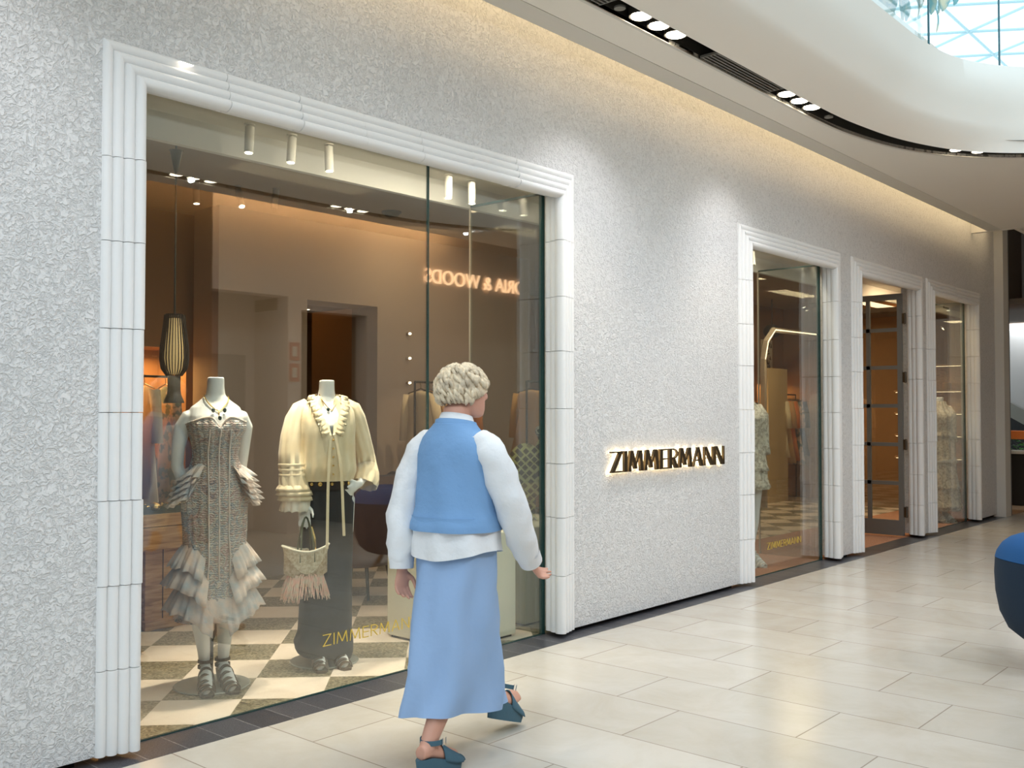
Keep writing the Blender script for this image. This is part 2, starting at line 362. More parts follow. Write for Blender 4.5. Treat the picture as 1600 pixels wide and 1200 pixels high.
# doorway: steel door leaf standing open, with panes
def door():
    d = empty('door_1', (11.93, 4.27, 0)); tag(d, 'grey steel glazed door standing open into the shop', kind='structure')
    L = 0.98; H = 2.90; fr = MB()
    fr.box(-.02, .02, 0, .055, .02, H); fr.box(-.02, .02, L-.055, L, .02, H); fr.box(-.02, .02, .055, L-.055, H-.07, H); fr.box(-.02, .02, .055, L-.055, .02, .20)
    zs = [.64, 1.10, 1.56, 2.02, 2.47]
    for z in zs: fr.box(-.018, .018, .055, L-.055, z-.022, z+.022)
    fr.box(-.018, .018, .385, .43, .2, H-.07)
    fr.build('door_frame', STEEL, d); MB().box(-.004, .004, .05, L-.05, .19, H-.06).build('pane', GLASS, d)
    for z in (.3, 1.1, 1.9, 2.6):
        h = MB().box(-.01, .045, -.03, .012, z-.06, z+.06); h.tube([(.03, -.02, z-.065), (.03, -.02, z+.065)], .012, 8); h.build('hinge', BRONZE, d)
    MB().box(.02, .05, L-.07, L-.045, 1.0, 1.25).build('door_handle', BRONZE, d)
door()
# ------------------------------------------------------------------ mall ceiling: cove strip, flat ceiling, slot, curved void edge
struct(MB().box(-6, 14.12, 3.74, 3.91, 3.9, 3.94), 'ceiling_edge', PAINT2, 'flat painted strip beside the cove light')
struct(MB().box(-6, 15.2, 3.6, 4.34, 4.3, 4.36), 'ceiling_cove', PAINT, 'top of the lit cove above the wall')
struct(MB().box(-6, 15.2, 3.62, 3.68, 3.95, 4.3), 'ceiling_cove_side', PAINT, 'inner side of the lit cove')
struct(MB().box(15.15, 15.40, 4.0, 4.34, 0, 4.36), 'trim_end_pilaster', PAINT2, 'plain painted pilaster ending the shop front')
struct(MB().box(15.40, 15.52, 4.02, 4.34, 0, 4.36), 'trim_dark_post', STEEL, 'dark metal post beside the pilaster')
def crs(P, n=12):
    out = []; P = [Vector(p) for p in P]
    for i in range(len(P)-1):
        a = P[max(i-1, 0)]; b = P[i]; c = P[i+1]; d = P[min(i+2, len(P)-1)]
        for k in range(n):
            t = k/n; out.append(.5*((2*b)+(-a+c)*t+(2*a-5*b+4*c-d)*t*t+(-a+3*b-3*c+d)*t**3))
    out.append(P[-1]); return out
S1 = [(-6, 3.30), (2, 3.30), (6, 3.30), (7.5, 3.295), (8.2, 3.25), (8.9, 3.13), (9.58, 2.86), (10.06, 2.44), (10.35, 1.95), (10.45, 1.33)]   # slot inner edge
S0 = [(-6, 3.46), (2, 3.46), (6, 3.46), (7.7, 3.46), (8.5, 3.40), (9.2, 3.24), (9.80, 2.93), (10.24, 2.48), (10.52, 1.97), (10.62, 1.33)]   # slot outer edge
M1 = [(-6, 3.07), (2, 3.07), (6, 3.07), (7.9, 3.07), (8.6, 3.03), (9.22, 2.91), (9.76, 2.69), (10.14, 2.38), (10.40, 1.93), (10.50, 1.33)]
M2 = [(-6, 3.00), (2, 3.00), (6, 3.00), (8.2, 3.00), (8.9, 2.97), (9.4, 2.87), (9.85, 2.68), (10.20, 2.42), (10.47, 1.95), (10.56, 1.33)]
M3 = [(-6, 3.02), (2, 3.02), (6, 3.02), (8.3, 3.02), (9.0, 3.01), (9.55, 2.94), (9.98, 2.77), (10.34, 2.50), (10.60, 1.98), (10.70, 1.33)]
def close(P):  # mirror about Y=1.33 to finish the rounded end and come back along the opposite side
    P = crs([(x, y, 0) for x, y in P]); Q = [Vector((p.x, 2.66-p.y, 0)) for p in P[::-1][1:]]
    return P+Q
def zed(P, z): return [(p.x, p.y, z) for p in P]
c0, c1_, c2_, c3_, c4_ = close(S0), close(S1), close(M1), close(M2), close(M3)
def mid(A, B, t, dz): return [(a[0]*(1-t)+b[0]*t, a[1]*(1-t)+b[1]*t, a[2]*(1-t)+b[2]*t+dz) for a, b in zip(A, B)]
R1, R2, R3, R4 = zed(c1_, 3.9), zed(c2_, 4.10), zed(c3_, 4.46), zed(c4_, 4.80)
fas = MB().rings([R1, mid(R1, R2, .33, -.022), mid(R1, R2, .66, -.018), R2, mid(R2, R3, .25, -.028), mid(R2, R3, .5, -.034), mid(R2, R3, .75, -.022), R3, mid(R3, R4, .3, .01), R4,
                  [(a[0], a[1]+(.14 if a[1] > 1.33 else -.14), 4.82) for a in R4]], closed=False)
struct(fas, 'ceiling_void_edge', PAINT, 'smooth white curved ceiling edge around the skylight void', smooth=True, auto=60)
# slot: dark recessed channel
sl = MB().rings([zed(c0, 3.905), zed(c0, 4.02), zed(c1_, 4.02)], closed=False)
struct(sl, 'ceiling_slot', SLOT, 'dark recessed lighting slot running along the ceiling')
# flat ceiling outside the slot, our side and opposite side and beyond the rounded end
def strip_to(A, fn, z): return [A, [fn(p) for p in A]]
fl = MB(); half = [p for p in zed(c0, 3.9)]
n0 = len(half)
outer = []
for i, (x, y, z) in enumerate(half):
    t = i/(n0-1)
    if x < 7.9 and y > 1.33: outer.append((x, 3.735, z))
    elif x < 7.9: outer.append((x, -1.08, z))
    else:
        # map the rounded end on to the rectangle X<=14.1
        a = math.atan2(y-1.33, x-7.9)
        dx, dy = math.cos(a), math.sin(a)
        k = 9
        if dx > 1e-4: k = min(k, (14.10-7.9)/dx)
        if dy > 1e-4: k = min(k, (3.735-1.33)/dy)
        if dy < -1e-4: k = min(k, (-1.08-1.33)/dy)
        outer.append((7.9+dx*k, 1.33+dy*k, z))
fl.rings([half, outer], closed=False)
for yc in (3.735, -1.08):
    pa = [p for p in outer if abs(p[1]-yc) < 1e-3 and p[0] < 14.09]; pb = [p for p in outer if abs(p[0]-14.10) < 1e-3]
    qa = max(pa, key=lambda p: p[0]); qb = min(pb, key=lambda p: abs(p[1]-yc)); fl.add([qa, (14.10, yc, 3.9), qb], [(0, 1, 2)])
fl.rings([half, [(x, y, 3.93) for x, y, z in half]], closed=False)
struct(fl, 'ceiling', PAINT, 'flat painted mall ceiling between the slot and the cove')
struct(MB().box(-6, 14.12, 3.46+.3, 3.735, 4.0, 4.01), 'ceiling_back', PAINT)
# pale reveal edge on the wall side of slot
lipb = MB().rings([zed(c0, 3.897), [(x+0, y+(.022 if y > 1.33 else -.022), 3.897) for x, y, z in half]], closed=False)
struct(lipb, 'trim_slot_lip', PAINT2, 'pale lip along the slot')
# upper slab around the void (hides the sky behind the ceiling)
up = MB()
up.box(-6, 30, 3.16, 9, 4.84, 5.0); up.box(-6, 30, -9, -.5, 4.84, 5.0); up.box(11.4, 30, -.5, 3.16, 4.84, 5.0)
struct(up, 'ceiling_upper_slab', PAINT, 'slab edge of the upper floor')
struct(MB().box(14.12, 14.2, -1.1, 4.34, 3.9, 4.84), 'ceiling_end_fascia', PAINT)
# downlights and vents in the slot
def downlight(x, y, label, power=7, q=1.0):
    d = empty('downlight', (x, y, 3.93)); tag(d, label, 'ceiling light', 'round downlights in the dark ceiling slot')
    MB().lathe([(.062*q, -.012), (.062*q, .0), (.05*q, .004)], n=20).build('lamp', LAMPW, d)
    MB().lathe([(.066*q, .006), (.074*q, -.008), (.078*q, -.008), (.078*q, .05), (.0, .05)], n=20).build('housing', SLOT, d)
    if power: spot('downlight_lamp', (x, y, 3.90), (x, y, 0), power, NEUT, 75, .05)
    return d
nm = ['first', 'middle', 'last']
for k, x in enumerate((-3.2, -1.0, 1.2, 5.26, 7.27)):      # added fill spots boosting the slot trios, to brighten wall and floor
    spot('slot_fill_lamp', (x, 3.34, 3.89), (x+.2, 4.0, 1.2), (30, 26, 26, 34, 34)[k], (.98, .97, 1), 95, .025, 1)
for k, x in enumerate((-3.2, -1.0, 1.2, 3.3, 5.5, 7.6, 9.6)):
    spot('slot_fill_lamp', (x, -.70, 3.89), (x+.3, 3.6, .4), (30, 40, 60, 80, 80, 80, 60)[k], (.82, .92, 1), 110, .025, 1)  # more added fill, cool toned, from the opposite slot
for k, x in enumerate((5.06, 5.26, 5.46)): downlight(x, 3.375, '%s round downlight of the trio nearest the camera, over the big window' % nm[k], 14)
for k, x in enumerate((7.05, 7.27, 7.49)): downlight(x, 3.375, '%s round downlight of the trio before the ceiling slot bends' % nm[k], 14)
downlight(9.60, 2.925, 'left downlight of the pair beyond the bend, at the right edge', 14, .8)
downlight(9.80, 2.79, 'right downlight of the pair beyond the bend, at the right edge', 14, .8)
for k, x in enumerate((3.0, 3.2, 3.4)): downlight(x, 3.375, '%s downlight of the trio above the frame top' % nm[k], 14)
for g, x0 in enumerate((5.34, 7.42)):
    for k in range(3): downlight(x0+.2*k, -.72, '%s downlight of the %s trio in the opposite slot' % (nm[k], ['near', 'far'][g]), 12)
def vent(x0, x1, y, label):
    v = empty('ceiling_vent', ((x0+x1)/2, y, 3.91)); tag(v, label, 'vent', 'linear vents in the ceiling slot'); L = (x1-x0)/2
    MB().box(-L, L, -.07, .07, .012, .02).build('backing', GAP, v)
    s = MB()
    for k in range(5): s.box(-L, L, -.066+.029*k, -.054+.029*k, -.004, .012)
    s.box(-L-.01, -L, -.07, .07, -.004, .012); s.box(L, L+.01, -.07, .07, -.004, .012)
    s.build('grille', mat('vent grey', (.13, .12, .10), .5), v)
vent(3.95, 4.72, 3.38, 'dark slotted air vent at the top edge of the picture')
vent(5.9, 6.86, 3.38, 'long dark slotted air vent between the two trios of downlights')
for x, y, l in ((4.84, 3.38, 'small round sensor between the vent and the first downlights'), (7.78, 3.36, 'small round sensor just before the slot bends')):
    tag(MB().lathe([(.035, .0), (.035, -.012), (.0, -.014)], (x, y, 3.915), 16).build('sensor', mat('grey sensor', (.16, .15, .13), .4)), l, 'sensor')
# glass balustrade at the void edge
for i, (x0, x1) in enumerate(((3.0, 5.2), (5.2, 7.4), (7.4, 9.3))):
    b = MB().box(x0+.01, x1-.01, 3.10, 3.115, 4.82, 5.9).build('glass_balustrade', GLASS)
    tag(b, ['first glass balustrade panel above the void edge', 'second glass balustrade panel above the void edge', 'third glass balustrade panel, ending where the void bends'][i], 'balustrade', 'glass balustrade of the upper floor')
BT = mat('teal glass edge', (.03, .13, .16), .2)
for i, (x, y) in enumerate(((9.3, 3.06), (10.28, 2.72))):
    tag(MB().box(x-.008, x+.008, y-.008, y+.008, 4.82, 6.4).build('balustrade_post', BT), ['thin teal upright left in the skylight gap', 'thin teal upright right in the skylight gap'][i], 'post')
# skylight lattice
sky = MB(); rows = {}; ZS = 15.0; a = 3.0
def nod(i, j): return Vector((-2+a*i+a*.5*(j % 2), -10+a*.866*j, ZS-.02*((j-9)**2)))
for j in range(22):
    for i in range(22):
        p = nod(i, j); nb = [nod(i+1, j)]
        if j < 21: nb += [nod(i, j+1), nod(i+1 if j % 2 else i-1, j+1)]
        for q in nb: sky.tube([p, q], .055, 5, False)
struct(sky, 'ceiling_skylight', mat('pale teal steel', (.42, .60, .63), .5), 'triangular steel lattice of the glass roof')
# hanging decoration high in the atrium
hb = MB(); rr = random.Random(8)
for k in range(46):
    an = k*2.4; lv = k/46; r = .25+.75*lv; zz = 11.5-.25*lv; ln_ = .45+.35*rr.random()
    c = Vector((15.2+.12*math.cos(an), 6.9+.12*math.sin(an), zz)); d = Vector((math.cos(an), math.sin(an), 0))
    P = [c, c+d*r*.4+Vector((0, 0, .10)), c+d*r*.8+Vector((0, 0, -.05-ln_*.25)), c+d*r+Vector((0, 0, -ln_*.8)), c+d*r*.96+Vector((0, 0, -ln_*1.15))]
    hb.tube(crs(P, 3), [(.03, .01)]+[(.03+.13*math.sin(PI*q/12), .008) for q in range(1, 12)]+[(.01, .004)], 8)
hb.tube([(15.2, 6.9, 11.5), (15.2, 6.9, 18.0)], .02, 6)
hb.xf(Matrix.Translation((.55, -1.0, -2.75)))
tag(hb.build('hanging_decoration', mat('teal fabric petals', (.18, .42, .46), .7, noise_=(3, (.62, .62, .46), .45, .6)), smooth=True), 'teal petal-like hanging decoration below the skylight', 'decoration')
struct(MB().box(-10, 34, -4.2, -4.0, 5, 9.2), 'wall_upper_blocker', PAINT2, 'pale unseen upper floor front across the atrium, added to cut sky light')  # out of view, added to dim the sky light on the void edge
struct(MB().box(-10, 34, 7.0, 7.2, 5, 9.2), 'wall_upper_front', PAINT2)
# ------------------------------------------------------------------ opposite side of the mall (seen reflected in the glass)
ow = MB().box(-6, 6.25, -1.72, -1.5, 0, 4.3); struct(ow, 'wall_opposite', mat('dark shopfront render', (.16, .105, .065), .7), 'dark brown shopfront opposite')
ow = MB().box(6.25, 7.5, -2.4, -2.2, 0, 4.3); ow.box(7.3, 7.5, -2.4, -1.5, 0, 4.3); ow.box(8.55, 16, -1.72, -1.5, 0, 4.3); ow.box(7.5, 8.55, -1.72, -1.5, 2.75, 4.3); ow.box(6.25, 7.3, -1.72, -1.5, 2.9, 4.3)
struct(ow, 'wall_opposite_pale', TAUPE2, 'pink taupe wall opposite with a recess')
struct(MB().box(7.4, 8.65, -3.6, -3.5, 0, 3).box(7.3, 7.5, -3.5, -2.4, 0, 3).box(8.55, 8.75, -3.5, -1.72, 0, 3).box(7.3, 8.75, -3.6, -1.72, 2.75, 2.9).box(6.05, 6.25, -2.4, -1.72, 0, 4.3).box(6.05, 7.5, -2.4, -1.72, 3.4, 3.5), 'wall_opposite_recess', BROWN2, 'dark recess of the shop opposite')
struct(MB().box(16, 60, -1.72, -1.5, 0, 4.84), 'wall_opposite_far', mat('brown far shopfronts', (.22, .15, .10), .7))
struct(MB().box(14.2, 60, -1.5, 3.2, 4.5, 4.84), 'ceiling_far_mall', PAINT2)
struct(MB().box(30, 60, -6, 8, -.1, 0).box(59, 60, -2, 8, 0, 5), 'floor_far_mall', PAINT2)
struct(MB().box(-6, 15, -1.7, -.98, 4.3, 4.36).box(-6, 15, -1.12, -1.06, 3.94, 4.3), 'ceiling_cove_opposite', PAINT)
tag(MB().box(6.42, 7.15, -2.2, -2.17, .05, 2.2).build('hose_cabinet_door', mat('grey cabinet paint', (.30, .27, .25), .5), bevel=.004), 'grey hose reel cabinet door in the recess opposite', 'cabinet')
bd = tag(MB().box(6.5, 7.1, -2.168, -2.16, 1.41, 1.53).build('hose_reel_sign', BROWN2), 'brown sign band reading FIRE HOSE REEL on the cabinet opposite', 'sign')
def _font(txt, size, m, ext):
    c = bpy.data.curves.new('text', 'FONT'); c.body = txt; c.size = size; c.extrude = ext
    t = bpy.data.objects.new('text', c); COL.objects.link(t); dg = bpy.context.evaluated_depsgraph_get(); dg.update()
    me = bpy.data.meshes.new_from_object(t.evaluated_get(dg)); bpy.data.objects.remove(t); me.materials.clear(); me.materials.append(m); return me
def font_word(txt, size, m, parent, ext, loc):
    """each letter a mesh of its own, reading for someone who looks along -Y"""
    for i, ch in enumerate(txt):
        if ch == ' ': continue
        me = _font(ch, size, m, ext); full = _font(txt[:i+1], size, m, ext)
        off = max(v.co.x for v in full.vertices)-max(v.co.x for v in me.vertices); bpy.data.meshes.remove(full)
        nm = 'ampersand' if ch == '&' else 'letter_'+ch.lower(); me.name = nm
        o = bpy.data.objects.new(nm, me); COL.objects.link(o); o.parent = parent; o.rotation_euler = (PI/2, 0, PI)
        o.location = (loc[0]-off, loc[1], loc[2])
PALE = mat('pale lettering', (.75, .68, .58), .6)
font_word('FIRE HOSE REEL', .055, PALE, bd, .001, (7.03, -2.158, 1.475))
font_word('DO NOT OBSTRUCT', .032, PALE, bd, .001, (7.0, -2.158, 1.43))
RED = mat('faded red sign', (.55, .16, .10), .6)
for z, l in ((2.12, 'small red hose pictogram sign, upper'), (1.86, 'small red extinguisher pictogram sign, lower')):
    s = tag(MB().box(7.32, 7.47, -1.498, -1.49, z, z+.22).build('safety_sign', RED), l, 'sign')
    MB().box(7.36, 7.43, -1.489, -1.487, z+.05, z+.17).build('pictogram', PALE, s)
t = empty('window_lettering', (8.45, -1.55, 1.52)); tag(t, 'dark word sale standing in the doorway opposite', 'sign'); font_word('sale', .30, BLACK, t, .002, (0, 0, 0))
vs = empty('opposite_shop_sign', (12.35, -1.47, 3.30)); tag(vs, 'lit sign reading VICTORIA & WOODS on the wall opposite', 'sign')
LETL = mat('warm lit letter', (1, .8, .6), .5, emit=(1, .62, .34), es=2.6)
font_word('VICTORIA & WOODS', .29, LETL, vs, .012, (0, 0, 0))
# ------------------------------------------------------------------ ZIMMERMANN lettering from strokes
def letter(ch, T, t, W):
    """polygons of one letter in the unit height box, T thick stroke, t thin stroke"""
    P = []
    def vbar(x, w_): P.append([(x, 0), (x+w_, 0), (x+w_, 1), (x, 1)])
    def hbar(x0, x1, y, h): P.append([(x0, y), (x1, y), (x1, y+h), (x0, y+h)])
    def diag(x0, y0, x1, y1, w_): P.append([(x0, y0), (x0+w_, y0), (x1+w_, y1), (x1, y1)])
    if ch == 'Z': hbar(0, W, 1-t, t); diag(0, 0, W-T, 1, T); hbar(0, W, 0, t)
    elif ch == 'I': vbar(0, T)
    elif ch == 'M': diag(0, 0, .10*W, 1, T*.8); diag(W/2-T/2, .12, .10*W, 1, T); diag(W/2-T/2, .12, .9*W-T, 1, t*1.3); diag(W-T, 0, .9*W-T, 1, T)
    elif ch == 'E': vbar(0, T); hbar(T, W, 0, t); hbar(T, W, .5-t/2, t); hbar(T, W, 1-t, t)
    elif ch == 'R':
        vbar(0, T)
        for (a0, a1) in [(PI/2-PI*k/8, PI/2-PI*(k+1)/8) for k in range(8)]:
            r, cx, cy = .26, W*.45, .74
            P.append([(cx+math.cos(a0)*(W-cx), cy+math.sin(a0)*r), (cx+math.cos(a1)*(W-cx), cy+math.sin(a1)*r), (cx+math.cos(a1)*(W-cx-t), cy+math.sin(a1)*(r-t)), (cx+math.cos(a0)*(W-cx-t), cy+math.sin(a0)*(r-t))])
        hbar(T, W*.45, 1-t, t); hbar(T, W*.45, .48, t); diag(W-T, 0, W*.30, .5, T)
    elif ch == 'A': diag(0, 0, W/2-t/2, 1, t*1.2); diag(W-T, 0, W/2-T/2, 1, T); hbar(W*.2, W*.7, .28, t)
    elif ch == 'N': vbar(0, t*1.3 if T > .15 else T); diag(W-T, 0, 0, 1, T); vbar(W-t*1.3 if T > .15 else W-T, t*1.3 if T > .15 else T)
    return P
WID = {'Z': .80, 'I': .0, 'M': 1.05, 'E': .62, 'R': .70, 'A': .86, 'N': .84}
def word(root, txt, x, z, h, length, T, t, gap, y0, y1, m, back=None):
    ws = [(WID[c] if c != 'I' else T) for c in txt]; tot = sum(ws)+gap*(len(txt)-1); k = length/(tot*h)
    u = 0
    for c, w_ in zip(txt, ws):
        mb = MB(); 
        for q, poly in enumerate(letter(c, T, t, w_)): mb.prism(poly, lambda a, b, yy: (x+(u+a)*h*k, yy, z+b*h), y0-q*.0004, y1)
        L = mb.build('letter_'+c.lower(), m, root)
        if back:
            bb = MB()
            for poly in letter(c, T, t, w_): bb.prism(poly, lambda a, b, yy: (x+(u+a)*h*k, yy, z+b*h), y1+.001, y1+.004)
            bb.build('glowing_back', back, L)
        u += w_+gap
sg = empty('shop_sign', (0, 0, 0)); tag(sg, 'bronze backlit letters reading ZIMMERMANN on the stucco wall', 'sign')
HALO = mat('halo light', (1, 1, 1), .5, emit=(1, .74, .40), es=3.2)
word(sg, 'ZIMMERMANN', 5.72, 1.062, .150, 1.60, .215, .07, .085, 4.078, 4.098, BRONZE, HALO)
for k in range(9): MB().tube([(5.8+.18*k, 4.09, 1.12), (5.8+.18*k, 4.13, 1.12)], .004, 6).build('mounting_pin', BRONZE, sg)
GOLDF = mat('gold foil', (.80, .60, .12), .35, .3)
dc = empty('window_lettering', (0, 0, 0)); tag(dc, 'thin gold ZIMMERMANN lettering on the large window glass', 'sign')
word(dc, 'ZIMMERMANN', 3.335, .245, .062, .70, .085, .07, .22, 4.2565, 4.2585, GOLDF)
dc = empty('window_lettering', (0, 0, 0)); tag(dc, 'thin gold ZIMMERMANN lettering on the narrow window left of the doorway', 'sign')
word(dc, 'ZIMMERMANN', 8.42, .225, .062, .70, .085, .07, .22, 4.2565, 4.2585, GOLDF)
# ------------------------------------------------------------------ shop interior shell
struct(MB().box(-1, 16.45, 4.98, 10, 3.3, 3.36), 'ceiling_shop', CEILB, 'brown ceiling inside the shop')
struct(MB().box(-1, 16.45, 9.9, 10, 0, 3.3), 'wall_back', BROWN, 'brown back wall of the shop')
struct(MB().box(-1.1, -1, 4.3, 10, 0, 3.3), 'wall_left', BROWN)
struct(MB().box(16.40, 16.47, 4.36, 10, 0, 3.3), 'wall_right', BROWN)
iw = MB().box(4.80, 5.75, 7.6, 8.0, 0, 3.3); iw.box(5.75, 6.62, 7.6, 8.0, 2.55, 3.3); iw.box(6.62, 9.0, 7.6, 8.0, 0, 3.3)
struct(iw, 'wall_inner', TAUPE, 'taupe inner wall of the shop with a dark opening')
struct(MB().box(5.6, 6.8, 8.9, 9.0, 0, 3.2), 'wall_fitting_recess', BROWN2, 'dark brown recess behind the inner wall')
nw = MB().box(2.6, 3.9, 8.2, 8.7, 0, 3.3); nw.box(3.9, 4.85, 8.2, 8.7, 2.07, 3.3); nw.box(4.85, 5.3, 8.2, 8.8, 0, 3.3); nw.box(3.8, 5.0, 8.7, 8.8, 0, 3.3)
struct(nw, 'wall_niche', BROWN, 'brown wall with a lit clothes niche')
nw = MB().box(12.6, 13.5, 7.95, 8.35, 0, 3.3); nw.box(13.5, 14.6, 7.95, 8.35, 2.1, 3.3); nw.box(14.6, 15.4, 7.95, 8.35, 0, 3.3); nw.box(15.4, 16.39, 7.95, 8.35, 2.1, 3.3); nw.box(13.5, 16.4, 8.33, 8.4, 0, 2.2)
struct(nw, 'wall_niche_right', BROWN, 'brown wall with a lit clothes niche at the right')
# arch portal with led line
ar = empty('trim_arch', (0, 0, 0)); tag(ar, 'tall arched portal outlined by a light line', kind='structure')
pts = [(14.15, 7.2, 0), (14.15, 7.2, 2.30), (14.25, 7.2, 2.58), (14.5, 7.2, 2.78), (16.6, 7.2, 2.80)]
MB().tube([(x, y-.03, z) for x, y, z in pts[1:]], .013, 6).build('led_line', LEDW, ar)
MB().tube(pts, .05, 4).build('portal_edge', TAUPE, ar)
tag(MB().box(14.9, 15.6, 7.5, 7.56, .0, 2.2).build('wall_panel', mat('beige panel', (.62, .46, .26), .5), bevel=.004), 'tall beige freestanding panel inside the arch portal', 'panel')
# poster and dark disc
po = tag(MB().box(15.52, 15.86, 7.90, 7.945, 2.12, 2.72).build('poster', mat('cream paper', (.72, .66, .50), .7)), 'cream poster with dark leaf shapes high on the inner wall', 'poster')
pp = MB(); rr = random.Random(3)
for k in range(22):
    cx, cz = 15.56+.26*rr.random(), 2.17+.5*rr.random(); an = rr.random()*PI
    pp.prism([(cx+.045*math.cos(an), cz+.045*math.sin(an)), (cx+.014*math.cos(an+PI/2), cz+.014*math.sin(an+PI/2)), (cx-.045*math.cos(an), cz-.045*math.sin(an)), (cx-.014*math.cos(an+PI/2), cz-.014*math.sin(an+PI/2))], lambda a_, b_, yy: (a_, yy, b_), 7.894, 7.899)
pp.build('printed_leaves', BLACK, po)
tag(MB().ball((14.75, 7.35, 2.78), (.14, .14, .11)).build('ceiling_speaker', BLACK, smooth=True), 'round black ball speaker hanging above the poster', 'speaker')
MB().tube([(0, 0, 0), (0, 0, 0.52)], .01, 6).build('cord', BLACK, bpy.data.objects['ceiling_speaker']).location = (14.75, 7.35, 2.8)
shf = empty('wall_shelf', (16.39, 5.35, 0)); tag(shf, 'oak wall shelves with lit underside seen through the last narrow window', 'shelf')
MB().box(-.03, 0, -.55, .55, .4, 2.2).build('back_panel', OAK, shf)
for z in (.75, 1.1, 1.45, 1.8, 2.2):
    b_ = MB().box(-.30, -.03, -.55, .55, z, z+.03).build('shelf_board', OAK, shf); MB().box(-.29, -.27, -.53, .53, z-.006, z).build('led_strip', LEDW, b_)
for k, (y, z, m_, l, r_) in enumerate(((5.12, 1.83, mat('straw', (.55, .33, .12), .8), 'brown straw hat on the top shelf', .11), (5.2, 1.13, WOVEN, 'woven raffia pouch on the middle shelf', .08), (5.45, 1.48, mat('garment rust', (.42, .15, .08), .8), 'rust coloured hat on the third shelf', .10))):
    h_ = MB().lathe([(r_*1.25, 0), (r_*1.25, .008), (r_*.65, .012), (r_*.6, .09), (r_*.45, .11), (0, .112)], (16.22, y, z), 24); tag(h_.build('sun_hat', m_, smooth=True, auto=40), l, 'hat')
area('shelf_fill_lamp', (15.6, 5.3, 3.2), (16.2, 5.3, 1.2), .5, .1, 34, AMB)  # added warm fill for the interior behind the last window
# ------------------------------------------------------------------ track spots
def track_spot(loc, aim, label, power, m=PAINT, ln=.15, r=.026, col=NEUT, lit=True):
    d = empty('track_spot', loc); tag(d, label, 'spotlight', 'cylinder spotlights over the display')
    MB().lathe([(.03, -.006), (.03, 0.0)], n=16).build('mount', m, d)
    MB().tube([(0, 0, 0), (0, 0, -.035)], .006, 6).build('stem', m, d)
    v = (Vector(aim)-Vector(loc)).normalized(); c = Vector((0, 0, -.035)); a = c-v*ln*.12; b = c+v*ln*.88
    MB().tube([a, b], r, 16).build('body', m, d, smooth=True, auto=40)
    MB().tube([b, b+v*.002], r*.8, 16).build('lens', LAMPW if lit else m, d)
    if power:
        p = Vector(loc)+b+v*.01; spot('display_spot_lamp', p, aim, power, col, 55, .03)
for k, (x, aim, pw) in enumerate(((3.21, (3.05, 4.68, 0.9), 110), (3.50, (3.3, 4.72, .8), 60), (3.77, (3.77, 4.66, 1.0), 110), (4.80, (4.55, 4.6, .6), 45), (5.03, (4.9, 4.6, .6), 25))):
    track_spot((x, 4.78, 3.12), aim, '%s white cylinder spotlight over the large window display' % ['leftmost', 'second from left', 'third from left', 'tilted fourth', 'rightmost'][k], pw)
for k, (x, aim) in enumerate(((8.45, (8.7, 4.7, .8)), (8.75, (8.6, 4.4, 1.2)), (9.05, (8.7, 4.4, 1.2)))):
    track_spot((x, 4.72, 3.12), aim, '%s cylinder spotlight over the narrow window left of the doorway' % ['left', 'middle', 'right'][k], [30, 0, 0][k], lit=False)
track_spot((13.5, 4.7, 3.12), (13.7, 4.5, 1), 'cylinder spotlight over the narrow window right of the doorway', 34)
for k, (x, y, aim) in enumerate(((4.15, 6.9, (4.15, 6.6, 0)), (4.5, 6.85, (4.3, 5.8, 1.2)), (4.75, 6.7, (4.2, 6.2, 1.5)))):
    track_spot((x, y, 3.3), aim, '%s brown-shaded spotlight on the shop ceiling behind the pendant' % ['left', 'bright middle', 'tilted right'][k], [6, 8, 0][k], m=CEILB, ln=.18, col=WARM, lit=k < 2)
for k in range(6):
    z = 2.3-.255*k; d = empty('wall_spot', (7.03, 7.585, z)); tag(d, '%s small lit spot in the vertical row on the taupe wall' % ['topmost', 'second from top', 'third from top', 'fourth from top', 'fifth from top', 'lowest'][k], 'wall light', 'vertical row of wall spots')
    MB().tube([(0, .015, 0), (0, -.02, 0)], .02, 12).build('ring', CEILB, d); MB().ball((0, -.025, 0), (.018, .012, .012), 10, 6).build('bulb', LAMPS, d)
for x, y, l in ((5.95, 8.1, 'round downlight in the dark shop recess, left'), (6.35, 8.4, 'round downlight in the dark shop recess, right')):
    d = empty('recess_downlight', (x, y, 2.56)); tag(d, l, 'ceiling light'); MB().lathe([(.03, -.006), (.03, 0), (.0, .001)], n=16).build('lamp', LAMPS, d); MB().lathe([(.034, -.004), (.045, -.004), (.045, .002), (.034, .002)], n=16).build('ring', CEILB, d)
struct(MB().box(5.75, 6.62, 8.0, 8.9, 2.56, 2.62), 'ceiling_recess', BROWN2)
tag(MB().lathe([(.0, -.05), (.05, -.045), (.09, -.01), (.09, 0)], (6.0, 6.7, 3.3), 20).build('smoke_detector', mat('dark grey plastic', (.06, .05, .04), .5), smooth=True), 'round dark detector on the shop ceiling', 'smoke detector')
